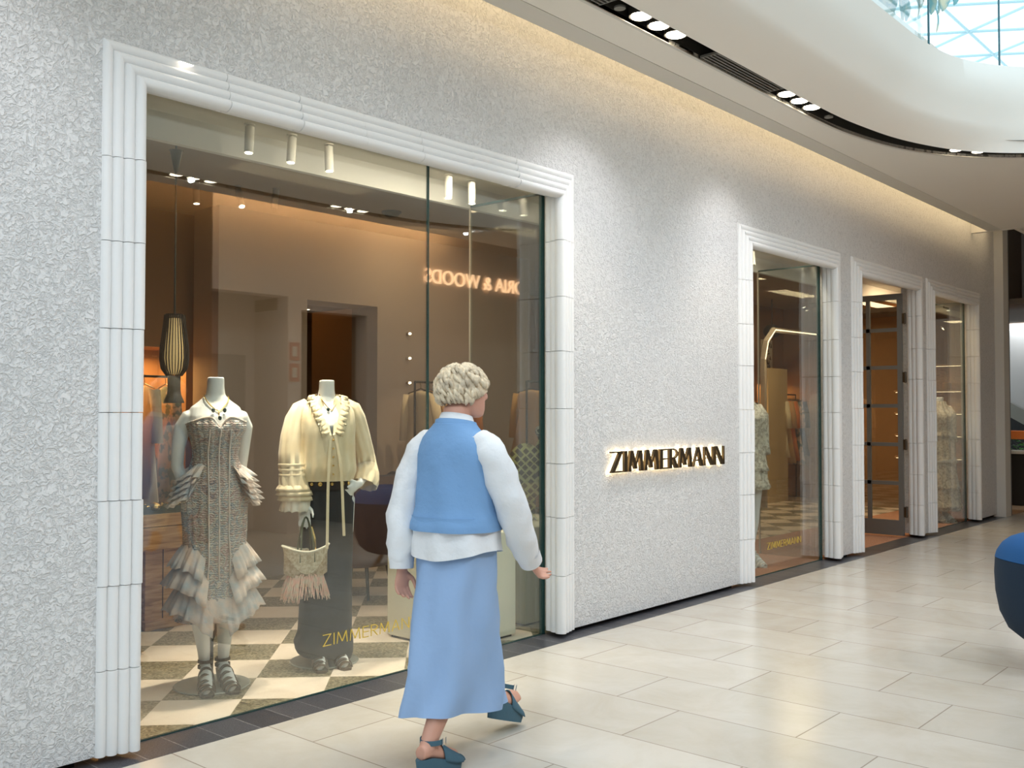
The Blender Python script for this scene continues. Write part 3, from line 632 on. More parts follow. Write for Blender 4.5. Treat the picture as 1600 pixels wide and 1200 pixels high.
# ------------------------------------------------------------------ pendant lamp
pd = empty('pendant_lamp', (3.0, 5.2, 3.3)); tag(pd, 'slatted black and gold pendant lamp hanging at the left of the window', 'pendant lamp')
DK = mat('dark green metal', (.03, .035, .025), .4, .3)
MB().lathe([(.012, -.42), (.035, -.30), (.042, -.30), (.0, -.295)], n=20).build('ceiling_cup', DK, pd)
MB().tube([(0, 0, -.0), (0, 0, -.31)], .006, 8).build('upper_rod', DK, pd)
MB().tube([(0, 0, -.40), (0, 0, -1.26)], .006, 8).build('rod', DK, pd)
sl = MB(); pr = [(.058, -1.25), (.068, -1.34), (.080, -1.43), (.083, -1.50), (.074, -1.56), (.046, -1.60)]
for k in range(28):
    an = 2*PI*k/28; ca, sa = math.cos(an), math.sin(an)
    pts = [(r*ca, r*sa, z) for r, z in pr]
    A = []
    for (r, z) in pr:
        A.append([((r-.008)*ca-.0022*sa, (r-.008)*sa+.0022*ca, z), (r*ca-.0022*sa, r*sa+.0022*ca, z), (r*ca+.0022*sa, r*sa-.0022*ca, z), ((r-.008)*ca+.0022*sa, (r-.008)*sa-.0022*ca, z)])
    sl.rings(A)
sl.build('slatted_shade', BLACK, pd)
MB().lathe([(.034, -1.27), (.048, -1.40), (.056, -1.50), (.035, -1.59)], n=20).build('gold_core', mat('gold lining', (.62, .45, .20), .4, .2, emit=(1, .66, .28), es=.25), pd, smooth=True)
MB().lathe([(.0, -1.245), (.05, -1.245), (.05, -1.257), (.0, -1.257)], n=24).build('top_plate', BLACK, pd)
MB().lathe([(.036, -1.60), (.036, -1.68), (.040, -1.71), (.056, -1.745), (.056, -1.755), (.0, -1.75)], n=24).build('foot', BLACK, pd, smooth=True, auto=40)
spot('pendant_glow', (3.0, 5.2, 1.60), (3.0, 5.2, 0), 3, WARM, 120, .02)
# ------------------------------------------------------------------ oak counter with jewellery, knob
ct = empty('display_counter', (3.4, 6.7, 0)); tag(ct, 'oak display counter with glass top at the left of the shop', 'counter')
MB().box(-.75, .62, -.36, .36, .545, .70).build('lower_drawer', OAK, ct, bevel=.003)
MB().box(-.75, .62, -.36, .36, .705, .79).build('upper_drawer', OAK, ct, bevel=.003)
p_ = MB().box(.09, .52, -.30, .30, .06, .545); p_.box(-.62, .09, -.26, .30, .06, .545); p_.build('pedestal', OAK, ct)
gr = MB()
for x in (.22, .34, .46): gr.box(x-.003, x+.003, -.3035, -.29, .06, .545)
gr.build('board_grooves', mat('dark groove', (.10, .05, .02), .8), ct)
MB().box(.06, .56, -.36, .34, 0, .06).build('plinth_base', OAK, ct, bevel=.003)
MB().box(-.74, .61, -.35, .35, .79, .80).build('glass_top', mat('dark glass', (.05, .06, .045), .1), ct)
jw = empty('jewellery_tray', (3.7, 6.6, .80)); tag(jw, 'dark tray scattered with gold jewellery on the oak counter', 'jewellery')
MB().box(-.22, .22, -.12, .12, 0, .02).build('tray', mat('dark green velvet', (.03, .04, .02), .9), jw)
jm = MB(); rr = random.Random(5)
for k in range(26): jm.ball((rr.uniform(-.2, .2), rr.uniform(-.1, .1), .026), (rr.uniform(.006, .016), rr.uniform(.006, .014), .007), 8, 5)
tag(jm.build('gold_pieces', GOLD, jw, smooth=True), kind='stuff')
gk = MB()
n = 24
gk.rings([[(3.57+.034*(1+.10*math.cos(8*2*PI*k/n))*math.sin(PI*(i+.05)/8.1)*math.cos(2*PI*k/n), 6.42+.034*(1+.10*math.cos(8*2*PI*k/n))*math.sin(PI*(i+.05)/8.1)*math.sin(2*PI*k/n), .835-.03*math.cos(PI*i/8)) for k in range(n)] for i in range(9)])
tag(gk.build('gold_gourd', GOLD, smooth=True), 'small ribbed gold gourd ornament on the counter edge', 'ornament')
# cream plinths
pl = tag(MB().box(4.45, 5.03, 4.37, 5.0, .015, .70).build('cream_plinth', CREAM, bevel=.006), 'cream display box behind the walking woman', 'display plinth')
MB().box(4.47, 5.01, 4.39, 4.98, 0, .015).build('foot', BLACK, pl)
pl = tag(MB().box(5.28, 6.1, 4.5, 5.35, .015, .68).build('cream_plinth', CREAM, bevel=.006), 'cream display box beyond the side pane, carrying the patterned bird', 'display plinth')
MB().box(5.3, 6.08, 4.52, 5.33, 0, .015).build('foot', BLACK, pl)
# ------------------------------------------------------------------ patterned bird ornament
def diamonds():
    m, nt, b, tc = base('green diamond pattern', .6)
    mp = N(nt, 'ShaderNodeMapping'); mp.inputs['Rotation'].default_value = (0, PI/4, 0); mp.inputs['Scale'].default_value = (1, .02, 1)
    nt.links.new(tc.outputs['Object'], mp.inputs['Vector'])
    vo = N(nt, 'ShaderNodeTexVoronoi', Scale=22.0); vo.distance = 'CHEBYCHEV'; vo.inputs['Randomness'].default_value = .35; nt.links.new(mp.outputs[0], vo.inputs['Vector'])
    nt.links.new(ramp(nt, vo.outputs['Distance'], [(.0, (.03, .022, .012)), (.34, (.03, .022, .012)), (.38, (.55, .55, .24)), (1, (.62, .62, .30))]), b.inputs['Base Color'])
    return m
DIA = diamonds()
gf = empty('bird_ornament', (5.66, 4.82, .68), math.radians(-50)); tag(gf, 'big green and black patterned bird figure standing on a cream plinth', 'ornament')
MB().ball((0, 0, .36), (.15, .13, .22), 28, 18).build('body', DIA, gf, smooth=True)
MB().tube([(.10, -.02, .50), (.13, -.04, .60), (.11, -.05, .66)], [.05, .035, .03], 12).build('neck', DIA, gf, smooth=True)
hdm = MB().ball((.12, -.07, .67), (.05, .06, .045)); hdm.tube([(.13, -.11, .67), (.15, -.16, .65)], [.018, .002], 8); hdm.build('head', mat('black white enamel', (.03, .03, .03), .4, noise_=(60, (.7, .7, .6), .5, .52)), gf, smooth=True)
for s in (-1, 1):
    lg = MB().tube([(.05*s, 0, .20), (.05*s, 0, .02)], [.03, .022], 10)
    for q in (-.6, 0, .6): lg.tube([(.05*s, 0, .03), (.05*s+.07*math.sin(q), -.08*math.cos(q), .012)], [.018, .008], 8)
    lg.ball((.05*s, 0, .03), .026, 10, 6)
    lg.build('leg', DIA, gf, smooth=True)
# ------------------------------------------------------------------ lounge chair inside, seat in the mall
def tub_chair(name, loc, rz, W, H, outer, inner, label, cat, legm, legz):
    c = empty(name, loc, rz); tag(c, label, cat)
    def ring(s, top, n=40, a0=0, a1=2*PI, off=0):
        out = []
        for k in range(n):
            an = 2*PI*k/n; back = .5+.5*math.cos(an-PI/2)   # back at +Y
            out.append((an, back))
        return out
    n = 48; sh = []
    def R(an): return W/2*(1+.05*math.cos(2*an))
    for t in (0, .12, .3, .55, .8, 1.0):
        row = []
        for k in range(n):
            an = 2*PI*k/n; back = (.5+.5*math.sin(an)); zt = legz+(H-legz)*(.58+.42*min(1, back*1.5))
            r = R(an)*(.62+.38*math.sin(min(1, t*1.35+.12)*PI/2)**.8)*(1-.06*max(0, t-.7)/.3)
            row.append((r*math.cos(an), r*math.sin(an), legz+(zt-legz)*t))
        sh.append(row)
    inn = []
    for t in (1.0, .8, .5):
        row = []
        for k in range(n):
            an = 2*PI*k/n; back = (.5+.5*math.sin(an)); zt = legz+(H-legz)*(.58+.42*min(1, back*1.5))
            r = R(an)*(.94 if t == 1 else .80)*.9; row.append((r*math.cos(an), r*math.sin(an), legz+(zt-legz)*t+(.012 if t == 1 else 0)))
        inn.append(row)
    MB().rings(sh, True, True, False).build('shell', outer, c, smooth=True)
    MB().rings([[(x, y, z) for x, y, z in sh[-1]]]+inn, True, False, True).build('upholstery', inner, c, smooth=True)
    MB().lathe([(.0, legz+.18), (W*.34, legz+.18), (W*.37, legz+.21), (W*.37, legz+.30), (W*.32, legz+.34), (.0, legz+.35)], n=32).build('seat_cushion', inner, c, smooth=True)
    for a in (45, 135, 225, 315):
        x, y = math.cos(math.radians(a)), math.sin(math.radians(a))
        MB().tube([(x*W*.28, y*W*.28, legz+.06), (x*W*.36, y*W*.36, 0)], [.016, .011], 8).build('leg', legm, c)
    return c
tub_chair('lounge_chair', (5.30, 6.3, 0), math.radians(200), .78, .98, BROWNV, NAVYV, 'brown tub chair with black legs behind the cream blouse mannequin', 'chair', BLACK, .26)
# egg-like armchair at the right edge of the mall
ac = empty('armchair', (6.49, 1.34, 0), math.radians(-40)); tag(ac, 'blue rounded felt armchair cut by the right edge of the picture', 'chair')
lv = [(.14, .20), (.165, .27), (.22, .335), (.31, .375), (.43, .395), (.54, .40), (.63, .395)]; n = 56
def sup(r, an, z): 
    c, s = math.cos(an), math.sin(an); p = 2.6
    k = (abs(c)**p+abs(s)**p)**(-1/p); return (r*k*c, r*k*s, z)
shell = [[sup(r, 2*PI*k/n, z) for k in range(n)] for z, r in lv]
MB().rings(shell, True, True, False).build('lower_shell', BLUE2, ac, smooth=True)
tp = [(.632, .396), (.67, .386), (.715, .36), (.75, .32), (.77, .275), (.775, .22), (.76, .16), (.70, .12), (.60, .10)]
MB().rings([[sup(r, 2*PI*k/n, z) for k in range(n)] for z, r in tp], True, False, True).build('upper_back', BLUE1, ac, smooth=True)
MB().rings([[sup(r, 2*PI*k/n, z) for k in range(n)] for z, r in [(.5, .02), (.5, .08), (.53, .09), (.56, .08), (.57, .02)]]).build('seat_cushion', BLUE1, ac, smooth=True)
for a in (45, 135, 225, 315):
    x, y = math.cos(math.radians(a)), math.sin(math.radians(a)); MB().tube([(x*.13, y*.13, .16), (x*.27, y*.27, 0)], [.018, .012], 8).build('leg', mat('tan wood leg', (.45, .25, .12), .5), ac)
# ------------------------------------------------------------------ clothes racks
GC = [mat('garment tan', (.62, .38, .18), .85), mat('garment black', (.02, .018, .018), .8), mat('garment orange', (.70, .24, .08), .85), mat('garment cream', (.78, .66, .48), .85), mat('garment floral', (.60, .42, .30), .85, noise_=(14, (.16, .20, .18), .5, .56)), mat('garment rust', (.42, .15, .08), .85)]
def garment_mesh(L, Wd, seed):
    r = random.Random(seed); mb = MB(); n = 28; rs = []
    for t, w_, d_ in ((0, .03, .03), (.03, .34, .045), (.07, .44, .06), (.16, .46, .07), (.35, .38, .07), (.6, .46, .08), (1, .62, .10)):
        rs.append([((w_*Wd/.5/2*.9)*math.cos(2*PI*k/n)*(1+.06*t*math.cos(5*2*PI*k/n+seed)), d_/2*math.sin(2*PI*k/n)*(1+.5*t*math.cos(6*2*PI*k/n+seed)), -.03-t*L) for k in range(n)])
    mb.rings(rs); 
    for s in (-1, 1): mb.tube([(s*.19*Wd/.5, 0, -.07), (s*.24*Wd/.5, 0, -.3), (s*.25*Wd/.5, 0, -.3-.22)], [(.05, .03), (.045, .03), (.05, .03)], 10)
    return mb
def rack(loc, rz, length, h, cols, label, who, glabel, L=.8):
    rk = empty('clothes_rack', loc, rz); tag(rk, label, 'clothes rack')
    MB().tube([(-length/2, 0, h), (length/2, 0, h)], .011, 8).build('rail', BLACK, rk)
    for s in (-1, 1):
        MB().tube([(s*length/2, 0, 0.0), (s*length/2, 0, h)], .011, 8).build('upright', BLACK, rk); MB().box(s*length/2-.02, s*length/2+.02, -.18, .18, 0, .015).build('foot', BLACK, rk)
    n = len(cols); M = Matrix.Translation(loc) @ Matrix.Rotation(rz, 4, 'Z')
    ordn = ['first', 'second', 'third', 'fourth', 'fifth', 'sixth', 'seventh']
    for i, ci in enumerate(cols):
        x = -length/2+.08+(length-.16)*i/(n-1); g = empty('hanging_garment', M @ Vector((x, 0, h-.055)), rz+PI/2+random.uniform(-.15, .15))
        cn = ['tan', 'black', 'orange', 'cream', 'floral', 'rust'][ci]
        tag(g, '%s hanging garment, %s on the %s' % (cn, ordn[i], who), 'garment', glabel)
        garment_mesh(L+random.uniform(-.1, .15), .5, i).build('cloth', GC[ci], g, smooth=True)
        hg = MB().tube([(-.19, 0, -.055), (0, 0, -.01), (.19, 0, -.055)], .006, 6); hg.tube([(0, 0, -.01), (0, 0, .02), (.012, 0, .045), (0, 0, .067), (-.014, 0, .05)], .003, 6); hg.build('hanger', BRONZE, g)
    return rk
rack((6.95, 7.0, 0), 0, .75, 1.78, (3, 0, 0, 4, 5, 2), 'black clothes rack against the taupe wall behind the woman', 'rack behind the woman', 'garments on the rack behind the woman')
rack((8.05, 6.5, 0), 0, .8, 1.80, (0, 3, 2, 2, 3), 'clothes rack seen through the side pane above the patterned bird', 'rack above the bird', 'garments on the rack above the bird', .55)
rack((4.25, 8.02, 0), 0, .75, 1.80, (3, 0, 3, 4), 'clothes rack in the lit niche at the left', 'rack in the left niche', 'garments in the left niche', 1.0)
rack((13.95, 7.6, 0), 0, .9, 1.75, (0, 3, 2, 5, 1), 'clothes rack in the lit niche seen through the glazed door', 'rack behind the door', 'garments behind the glazed door', 1.0)
rack((15.9, 7.7, 0), 0, .85, 1.78, (3, 0, 2, 4, 1), 'clothes rack in the lit niche seen through the narrow window left of the doorway', 'rack under the leaf poster', 'garments under the leaf poster', 1.0)
spot('rack_lamp', (6.7, 6.1, 3.2), (6.95, 7.0, 1.4), 45, WARM, 40)
spot('rack_lamp', (7.8, 5.7, 3.2), (8.05, 6.5, 1.4), 45, WARM, 40)
spot('rack_lamp', (13.6, 6.7, 3.2), (13.95, 7.45, 1.2), 26, WARM, 45)
# ------------------------------------------------------------------ bodies
def hand(mb, wrist, d, side, curl=.3, s=1.0):
    """palm + four unequal fingers + thumb; d along the hand, side = direction of the thumb"""
    w_ = Vector(wrist); d = Vector(d).normalized(); side = Vector(side); side = (side-d*side.dot(d)).normalized(); nrm = d.cross(side)
    pts = [w_-d*.02, w_+d*.02*s, w_+d*.05*s, w_+d*.085*s]
    # palm as flattened tube
    rs = []
    for p, (a, b) in zip(pts, ((.024, .018), (.030, .016), (.038, .015), (.038, .012))):
        rs.append([p+side*math.cos(2*PI*k/14)*a*s+nrm*math.sin(2*PI*k/14)*b*s for k in range(14)])
    mb.rings(rs)
    for q, (o, L) in enumerate(((.029, .066), (.010, .075), (-.010, .070), (-.028, .055))):
        p = w_+d*.078*s+side*o*s; pp = [p]; a = curl*.5
        sp_ = (o/.03)*.10
        for seg in (.42, .32, .26):
            a += curl*(.6+.12*q); v = d*math.cos(a)+nrm*math.sin(a)+side*sp_; pp.append(pp[-1]+v*L*seg*s)
        mb.tube(pp, [.0095*s, .009*s, .008*s, .0062*s], 8)
    p = w_+d*.022*s+side*.026*s; pp = [p, p+(d*.6+side*.7+nrm*.3).normalized()*.034*s]; pp.append(pp[-1]+(d*.85+side*.25+nrm*.35).normalized()*.028*s); pp.append(pp[-1]+(d*.9+nrm*.4).normalized()*.022*s)
    mb.tube(pp, [.014*s, .0115*s, .0095*s, .0075*s], 8)
def ell(c, rx, ry, n=28, p=2.0, rz=0):
    out = []
    for k in range(n):
        a = 2*PI*k/n; x, y = math.cos(a), math.sin(a); kk = (abs(x)**p+abs(y)**p)**(-1/p); X, Y = rx*kk*x, ry*kk*y
        out.append((c[0]+X*math.cos(rz)-Y*math.sin(rz), c[1]+X*math.sin(rz)+Y*math.cos(rz), c[2]))
    return out
def torso(mb, secs, p=2.2):
    mb.rings([ell((cx, cy, z), rx, ry, 28, p) for z, cx, cy, rx, ry in secs])
def interp(secs, z):
    for a, b in zip(secs, secs[1:]):
        if min(a[0], b[0]) <= z <= max(a[0], b[0]):
            t = (z-a[0])/(b[0]-a[0]); t = t*t*(3-2*t); return [a[i]*(1-t)+b[i]*t for i in range(1, 5)]
    return list((secs[0] if z < min(secs[0][0], secs[-1][0]) else secs[-1])[1:])
# female mannequin sections (front = -Y)
TS = [(.92, 0, .0, .145, .10), (1.0, 0, .0, .165, .112), (1.08, 0, .004, .160, .105), (1.17, 0, .0, .130, .088), (1.25, 0, -.004, .112, .080), (1.33, 0, -.008, .122, .088), (1.41, 0, -.020, .140, .108), (1.47, 0, -.010, .146, .095), (1.52, 0, .004, .132, .070), (1.553, 0, .012, .088, .058), (1.585, 0, .014, .054, .050), (1.63, 0, .008, .046, .046), (1.685, 0, .004, .045, .046)]
def mannequin_body(root, legs, arms, hands=(), name='body', m=MW, bust=True, extra=None):
    mb = MB(); torso(mb, TS)
    if bust:
        for s in (-1, 1): mb.ball((s*.066, -.085, 1.405), (.058, .05, .055), 18, 12)
    for pts, rad in legs+arms: mb.tube(pts, rad, 16)
    for h in hands: hand(mb, *h)
    if extra: extra(mb)
    o = mb.build(name, m, root); bake(o, [('REMESH', dict(mode='VOXEL', voxel_size=.0065, use_smooth_shade=True)), ('SMOOTH', dict(factor=.6, iterations=6))])
    return o
def legpts(s, x_foot, y_foot, heel=.085):
    return ([(s*.085, 0, .98), (s*.085, -.005, .78), (s*.075, -.01, .55), (s*.072, .005, .42), (x_foot, y_foot+.03, .20), (x_foot, y_foot+.03, heel+.03)], [.088, .078, .054, .056, .036, .030])
def footpts(x, y, heel, ang=0, L=.20):
    c, s = math.cos(ang), math.sin(ang)
    f = lambda u, v, z: (x+u*c-v*s, y+u*s+v*c, z)
    return ([f(0, .055, heel+.03), f(0, .02, heel+.025), f(0, -.05, heel*.62+.022), f(0, -.12, .030), f(0, -.165, .024)], [(.026, .028), (.030, .032), (.036, .024), (.040, .018), (.028, .012)])
def stand(root, col='glass'):
    MB().lathe([(.0, .0), (.20, .0), (.205, .004), (.20, .009), (.0, .010)], (0, .04, 0), 48).build('stand_base', mat('smoky glass disc', (.30, .31, .28), .12, .0), root)
    MB().tube([(.0, .06, .01), (.0, .06, .24), (.02, .05, .30), (.02, .04, .60)], .009, 8).build('stand_rod', STEEL, root)
def sandal(root, x, y, heel, ang, m=SANDAL, sole=None, straps=True):
    c, s = math.cos(ang), math.sin(ang); f = lambda u, v, z: Vector((x+u*c-v*s, y+u*s+v*c, z))
    sd = empty('sandal_', (0, 0, 0)); bpy.data.objects.remove(sd)
    so = MB(); prof_ = [(.075, heel+.004, .026), (.03, heel+.0, .028), (-.04, heel*.6, .030), (-.11, .016, .040), (-.16, .013, .038), (-.195, .014, .022)]
    rs = []
    for v, z, w_ in prof_: rs.append([f(-w_, v, z-.014), f(w_, v, z-.014), f(w_, v, z), f(-w_, v, z)])
    so.rings(rs)
    hl = [f(-.018, .07, 0.011), f(.018, .07, .011), f(.018, .035, .011), f(-.018, .035, .011)]; ht = [f(-.026, .078, heel), f(.026, .078, heel), f(.026, .02, heel), f(-.026, .02, heel)]
    so.rings([hl, ht]); o = so.build('sandal', sole or m, root)
    st = MB()
    def band(v, zc, hw, hh, t=.007, tilt=0):
        n = 14; A = []; B = []; Cc = []; D = []
        for k in range(n+1):
            a = PI*k/n; u = hw*math.cos(a); z = zc+hh*math.sin(a); 
            A.append(f(u, v-.011+tilt*math.sin(a), z)); B.append(f(u*1.12, v-.011+tilt*math.sin(a), z+.006*math.sin(a))); Cc.append(f(u*1.12, v+.011+tilt*math.sin(a), z+.006*math.sin(a)+.004)); D.append(f(u, v+.011+tilt*math.sin(a), z+.004))
        st.rings([[A[k], B[k], Cc[k], D[k]] for k in range(n+1)])
    if straps:
        for v, zc, hw, hh in ((-.165, .012, .034, .028), (-.135, .014, .042, .036), (-.10, .022, .043, .044), (-.065, .038, .041, .052), (-.03, .055, .039, .060)): band(v, zc, hw, hh)
        for dz in (.02, .05): st.rings([[f(.036*math.cos(a), .035+.036*math.sin(a), heel+dz+q) for q in (0, .016)]+[f(.041*math.cos(a), .035+.041*math.sin(a), heel+dz+q) for q in (.016, 0)] for a in [2*PI*k/20 for k in range(21)]])
        st.build('straps', m, o)
    return o
# ------------------------------------------------------------------ garment surfaces
def skin_ring(z, off, n=96, wob=None, secs=TS, p=2.2):
    cx, cy, rx, ry = interp(secs, z); out = []
    for k in range(n):
        a = 2*PI*k/n; x, y = math.cos(a), math.sin(a); kk = (abs(x)**p+abs(y)**p)**(-1/p); o = off+(wob(a, z) if wob else 0)
        out.append((cx+(rx*kk+o)*x, cy+(ry*kk+o)*y, z))
    return out
def ruffle_strip(mb, a0, a1, zt0, ztf, rt, out, drop, nw, amp, n=80, ecc=.72, thick=.004, lean=0):
    """a frill hanging from a line at (angle a, height ztf(a)) flaring outwards by `out`"""
    rows = []
    for j, t in enumerate((0, .15, .4, .7, 1.0)):
        row = []
        for k in range(n+1):
            a = a0+(a1-a0)*k/n; w_ = amp*t*math.sin(nw*a+1.3*math.sin(3*a)); w2 = .5*amp*t*math.sin(2.7*nw*a)
            r = rt+out*(t**.8)+w_+w2; z = zt0+ztf(a)-drop*t+.35*amp*math.sin(nw*a*1.4+2)*t
            row.append((r*math.cos(a), r*ecc*math.sin(a)+lean, z))
        rows.append(row)
    back = [[(x*.985, (y-lean)*.985+lean, z-.002) for x, y, z in r] for r in rows]
    mb.rings(rows+back[::-1], closed=False)
# =============== mannequin 1: strapless smocked floral dress
m1 = empty('mannequin', (3.02, 4.80, 0), math.radians(-22)); tag(m1, 'white headless mannequin in a strapless pastel ruffled dress at the left of the window', 'mannequin')
L1 = [([(-.085, 0, .98), (-.085, -.005, .78), (-.080, -.01, .55), (-.078, .0, .42), (-.050, .02, .20), (-.045, .025, .13)], [.088, .078, .054, .056, .034, .029]),
      ([(.085, 0, .98), (.085, .0, .78), (.072, .0, .55), (.066, .01, .42), (.058, .02, .20), (.055, .03, .13)], [.088, .078, .054, .056, .034, .029])]
A1 = [([(-.095, .01, 1.475), (-.140, .012, 1.462), (-.172, .018, 1.41), (-.190, .035, 1.30), (-.192, .05, 1.20), (-.150, .03, 1.07), (-.12, .01, .99)], [.040, .046, .043, .037, .034, .029, .022]),
      ([(.095, .01, 1.475), (.138, .015, 1.462), (.165, .03, 1.41), (.165, .07, 1.30), (.160, .10, 1.20), (.155, .12, 1.04), (.15, .12, .95)], [.040, .046, .043, .036, .034, .028, .021])]
F1 = [footpts(-.045, -.02, .085, -.12), footpts(.055, -.01, .085, .10)]
mannequin_body(m1, L1, A1+F1, [((-.12, .0, .985), (.55, -.2, -.8), (0, -1, 0), .2, .9), ((.15, .12, .945), (0, -.1, -1), (-.3, -1, 0), .2, .9)])
stand(m1)
sandal(m1, -.045, -.02, .085, -.12); sandal(m1, .055, -.01, .085, .10)
# bodice + skirt tube with sweetheart neckline
def dress_rows():
    rows = []; n = 120
    zs = [1.455, 1.44, 1.42, 1.39, 1.35, 1.30, 1.25, 1.20, 1.14, 1.08, 1.02, .95, .88, .80, .72, .64, .56, .48, .42, .375]
    S = [(.375, 0, 0, .20, .16), (.45, 0, 0, .165, .14), (.60, 0, 0, .150, .125), (.80, 0, 0, .162, .125), (.95, 0, 0, .168, .122), (1.05, 0, 0, .172, .120), (1.17, 0, 0, .138, .098), (1.26, 0, -.004, .113, .084), (1.33, 0, -.012, .124, .096), (1.41, 0, -.032, .150, .128), (1.46, 0, -.022, .152, .112)]
    for i, z in enumerate(zs):
        row = []
        for p in skin_ring(z, .004, n, lambda a, z_: .0035*math.sin(26*a)+.002*math.sin(60*z_+9*a), S): row.append(p)
        if i < 3:
            r2 = []
            for k, (x, y, zz) in enumerate(row):
                a = 2*PI*k/n; fr = max(0, -math.sin(a)); dip = .045*math.exp(-(x/.028)**2)*fr + .03*(1-fr)
                r2.append((x, y, zz+(.012*fr*abs(math.sin(PI*x/.135)))-dip*(1-i/3)))
            row = r2
        rows.append(row)
    return rows
dr = MB(); rws = dress_rows(); dr.rings(rws, True, False, False)
dr.rings([rws[0], [(x*.93, (y)*.93, z-.004) for x, y, z in rws[0]], [(x*.93, y*.93, z-.05) for x, y, z in rws[0]]], True, False, False)
dress = dr.build('dress', DRESS, m1, smooth=True)
ed = MB(); ed.tube([Vector(p)+Vector((0, 0, .002)) for p in rws[0]+[rws[0][0]]], .005, 6, False); ed.build('neckline_piping', RUFF, dress, smooth=True)
bs = MB()
for x in (-.055, 0, .055):
    pts = []
    for z in [1.40, 1.34, 1.28, 1.22, 1.14, 1.06, .95, .85, .72, .6]:
        i_ = min(range(len(rws)), key=lambda i: abs(rws[i][0][2]-z)); q = min(rws[i_], key=lambda p: abs(p[0]-x)+(10 if p[1] > 0 else 0)); pts.append((q[0], q[1]-.003, z))
    bs.tube(pts, .0045, 6)
bs.build('boning_seams', RUFF, dress, smooth=True)
for s in (0, PI):  # hip frills
    hf = MB()
    for j in range(5): ruffle_strip(hf, s-.95+.05*j, s+.95-.05*j, 1.225-.032*j, lambda a: -.03*abs(math.cos(a))+.018*math.cos(5*a), .122+.010*j, .080, .065, 21, .016, 90, ecc=.80, lean=-.01)
    hf.build('hip_frill', RUFF, dress, smooth=True)
def vline(d):
    return lambda a: d*(max(0, math.cos((a+PI/2)/1.0)))**3   # dips toward the centre front (a=-pi/2)
for j, (zt, rt, out, drop, nw) in enumerate(((.80, .150, .085, .13, 17), (.70, .165, .100, .13, 15), (.585, .175, .085, .15, 13))):
    tr = MB(); gapa = [.42, .30, .16][j]
    ruffle_strip(tr, -PI/2+gapa, 3*PI/2-gapa, zt, lambda a: -.14*math.exp(-((abs(((a+PI/2+PI) % (2*PI))-PI))/.55)**2), rt, out, drop, nw, .013, 150, ecc=.80)
    tr.build('skirt_tier', RUFF, dress, smooth=True)
hm = MB(); ruffle_strip(hm, -PI/2, 3*PI/2, .50, lambda a: 0, .165, .040, .12, 9, .008, 120, ecc=.86); hm.build('hem', RUFF, dress, smooth=True)
# necklace
nk = empty('necklace', m1.location, m1.rotation_euler.z); tag(nk, 'gold necklace with dark stones around the left mannequin\'s neck', 'necklace')
nm_ = MB(); cp = []
for k in range(25):
    a = PI+PI*k/24*1.0; t = abs(k-12)/12; cp.append((.066*math.cos(a)*(.6+.4*t**.5), .01-.090*(1-t)**.5-.012, 1.50+.085*t**1.4))
nm_.tube(cp, .0035, 6); nm_.tube([cp[12], (cp[12][0], cp[12][1]-.008, 1.475)], .003, 6)
nm_.build('chain', GOLD, nk, smooth=True)
ST = mat('dark green stone', (.02, .05, .05), .2)
for (x, y, z) in ((0, -.125, 1.462), (.030, -.098, 1.503), (-.030, -.098, 1.503)): MB().ball((x, y, z), (.010, .008, .013), 10, 8).build('stone', ST, nk, smooth=True)
# =============== mannequin 2: cream blouse, black skirt
m2 = empty('mannequin', (3.75, 4.76, 0), math.radians(-26)); tag(m2, 'white headless mannequin in a cream blouse and long black skirt', 'mannequin')
L2 = legpts(-1, -.055, -.02), legpts(1, .055, -.01)
A2 = [([(-.13, .01, 1.53), (-.175, .01, 1.45), (-.195, .0, 1.26), (-.185, -.02, 1.14), (-.165, -.055, 1.02), (-.150, -.07, .96)], [.045, .045, .036, .033, .026, .021]),
      ([(.13, .01, 1.53), (.175, .02, 1.45), (.235, .06, 1.28), (.270, .08, 1.17), (.235, .0, 1.10), (.185, -.06, 1.06)], [.045, .045, .036, .033, .026, .021])]
F2 = [footpts(-.055, -.05, .07, -.1), footpts(.055, -.04, .07, .12)]
mannequin_body(m2, list(L2), A2+F2, [((-.150, -.072, .955), (.05, -.15, -1), (.9, -.5, 0), .16, 1.0), ((.185, -.06, 1.06), (-.8, -.3, -.4), (0, -.3, 1), .25, .9)])
stand(m2); sandal(m2, -.055, -.05, .07, -.1); sandal(m2, .055, -.04, .07, .12)
SB = [(1.09, 0, -.01, .150, .118), (1.14, 0, -.01, .168, .138), (1.22, 0, -.012, .160, .135), (1.32, 0, -.014, .158, .135), (1.42, 0, -.02, .162, .132), (1.49, 0, -.008, .158, .105), (1.53, 0, .004, .145, .085), (1.565, 0, .012, .100, .068), (1.59, 0, .014, .068, .060)]
rows = []
n = 120
for z in (1.085, 1.09, 1.11, 1.14, 1.18, 1.23, 1.29, 1.35, 1.41, 1.46, 1.50, 1.53, 1.555, 1.575, 1.59):
    row = []
    for k, p in enumerate(skin_ring(z, .004, n, lambda a, z_: .006*math.sin(17*a+.8*math.sin(4*z_*9))*max(.25, 1-(abs(z_-1.2)/.3)), SB)):
        a = 2*PI*k/n; fr = math.exp(-((((a-1.5*PI)+PI) % (2*PI)-PI)/.30)**2)
        zz = p[2]-fr*max(0, (z-1.36))*1.05; x, y = p[0], p[1]
        if z > 1.36:   # V neck: pull rows down along the body
            c_ = interp(SB, zz); kk = c_[3]+.004; y = y*(1-fr)+(c_[1]-kk)*fr if math.sin(a) < 0 else y
        row.append((x, y, zz))
    rows.append(row)
bl = MB(); bl.rings(rows, True, False, False); bl.rings([rows[0], [(x*.9, y*.9, z+.01) for x, y, z in rows[0]]], True, False, False)
bo = bl.build('blouse', BLOUSE, m2, smooth=True)
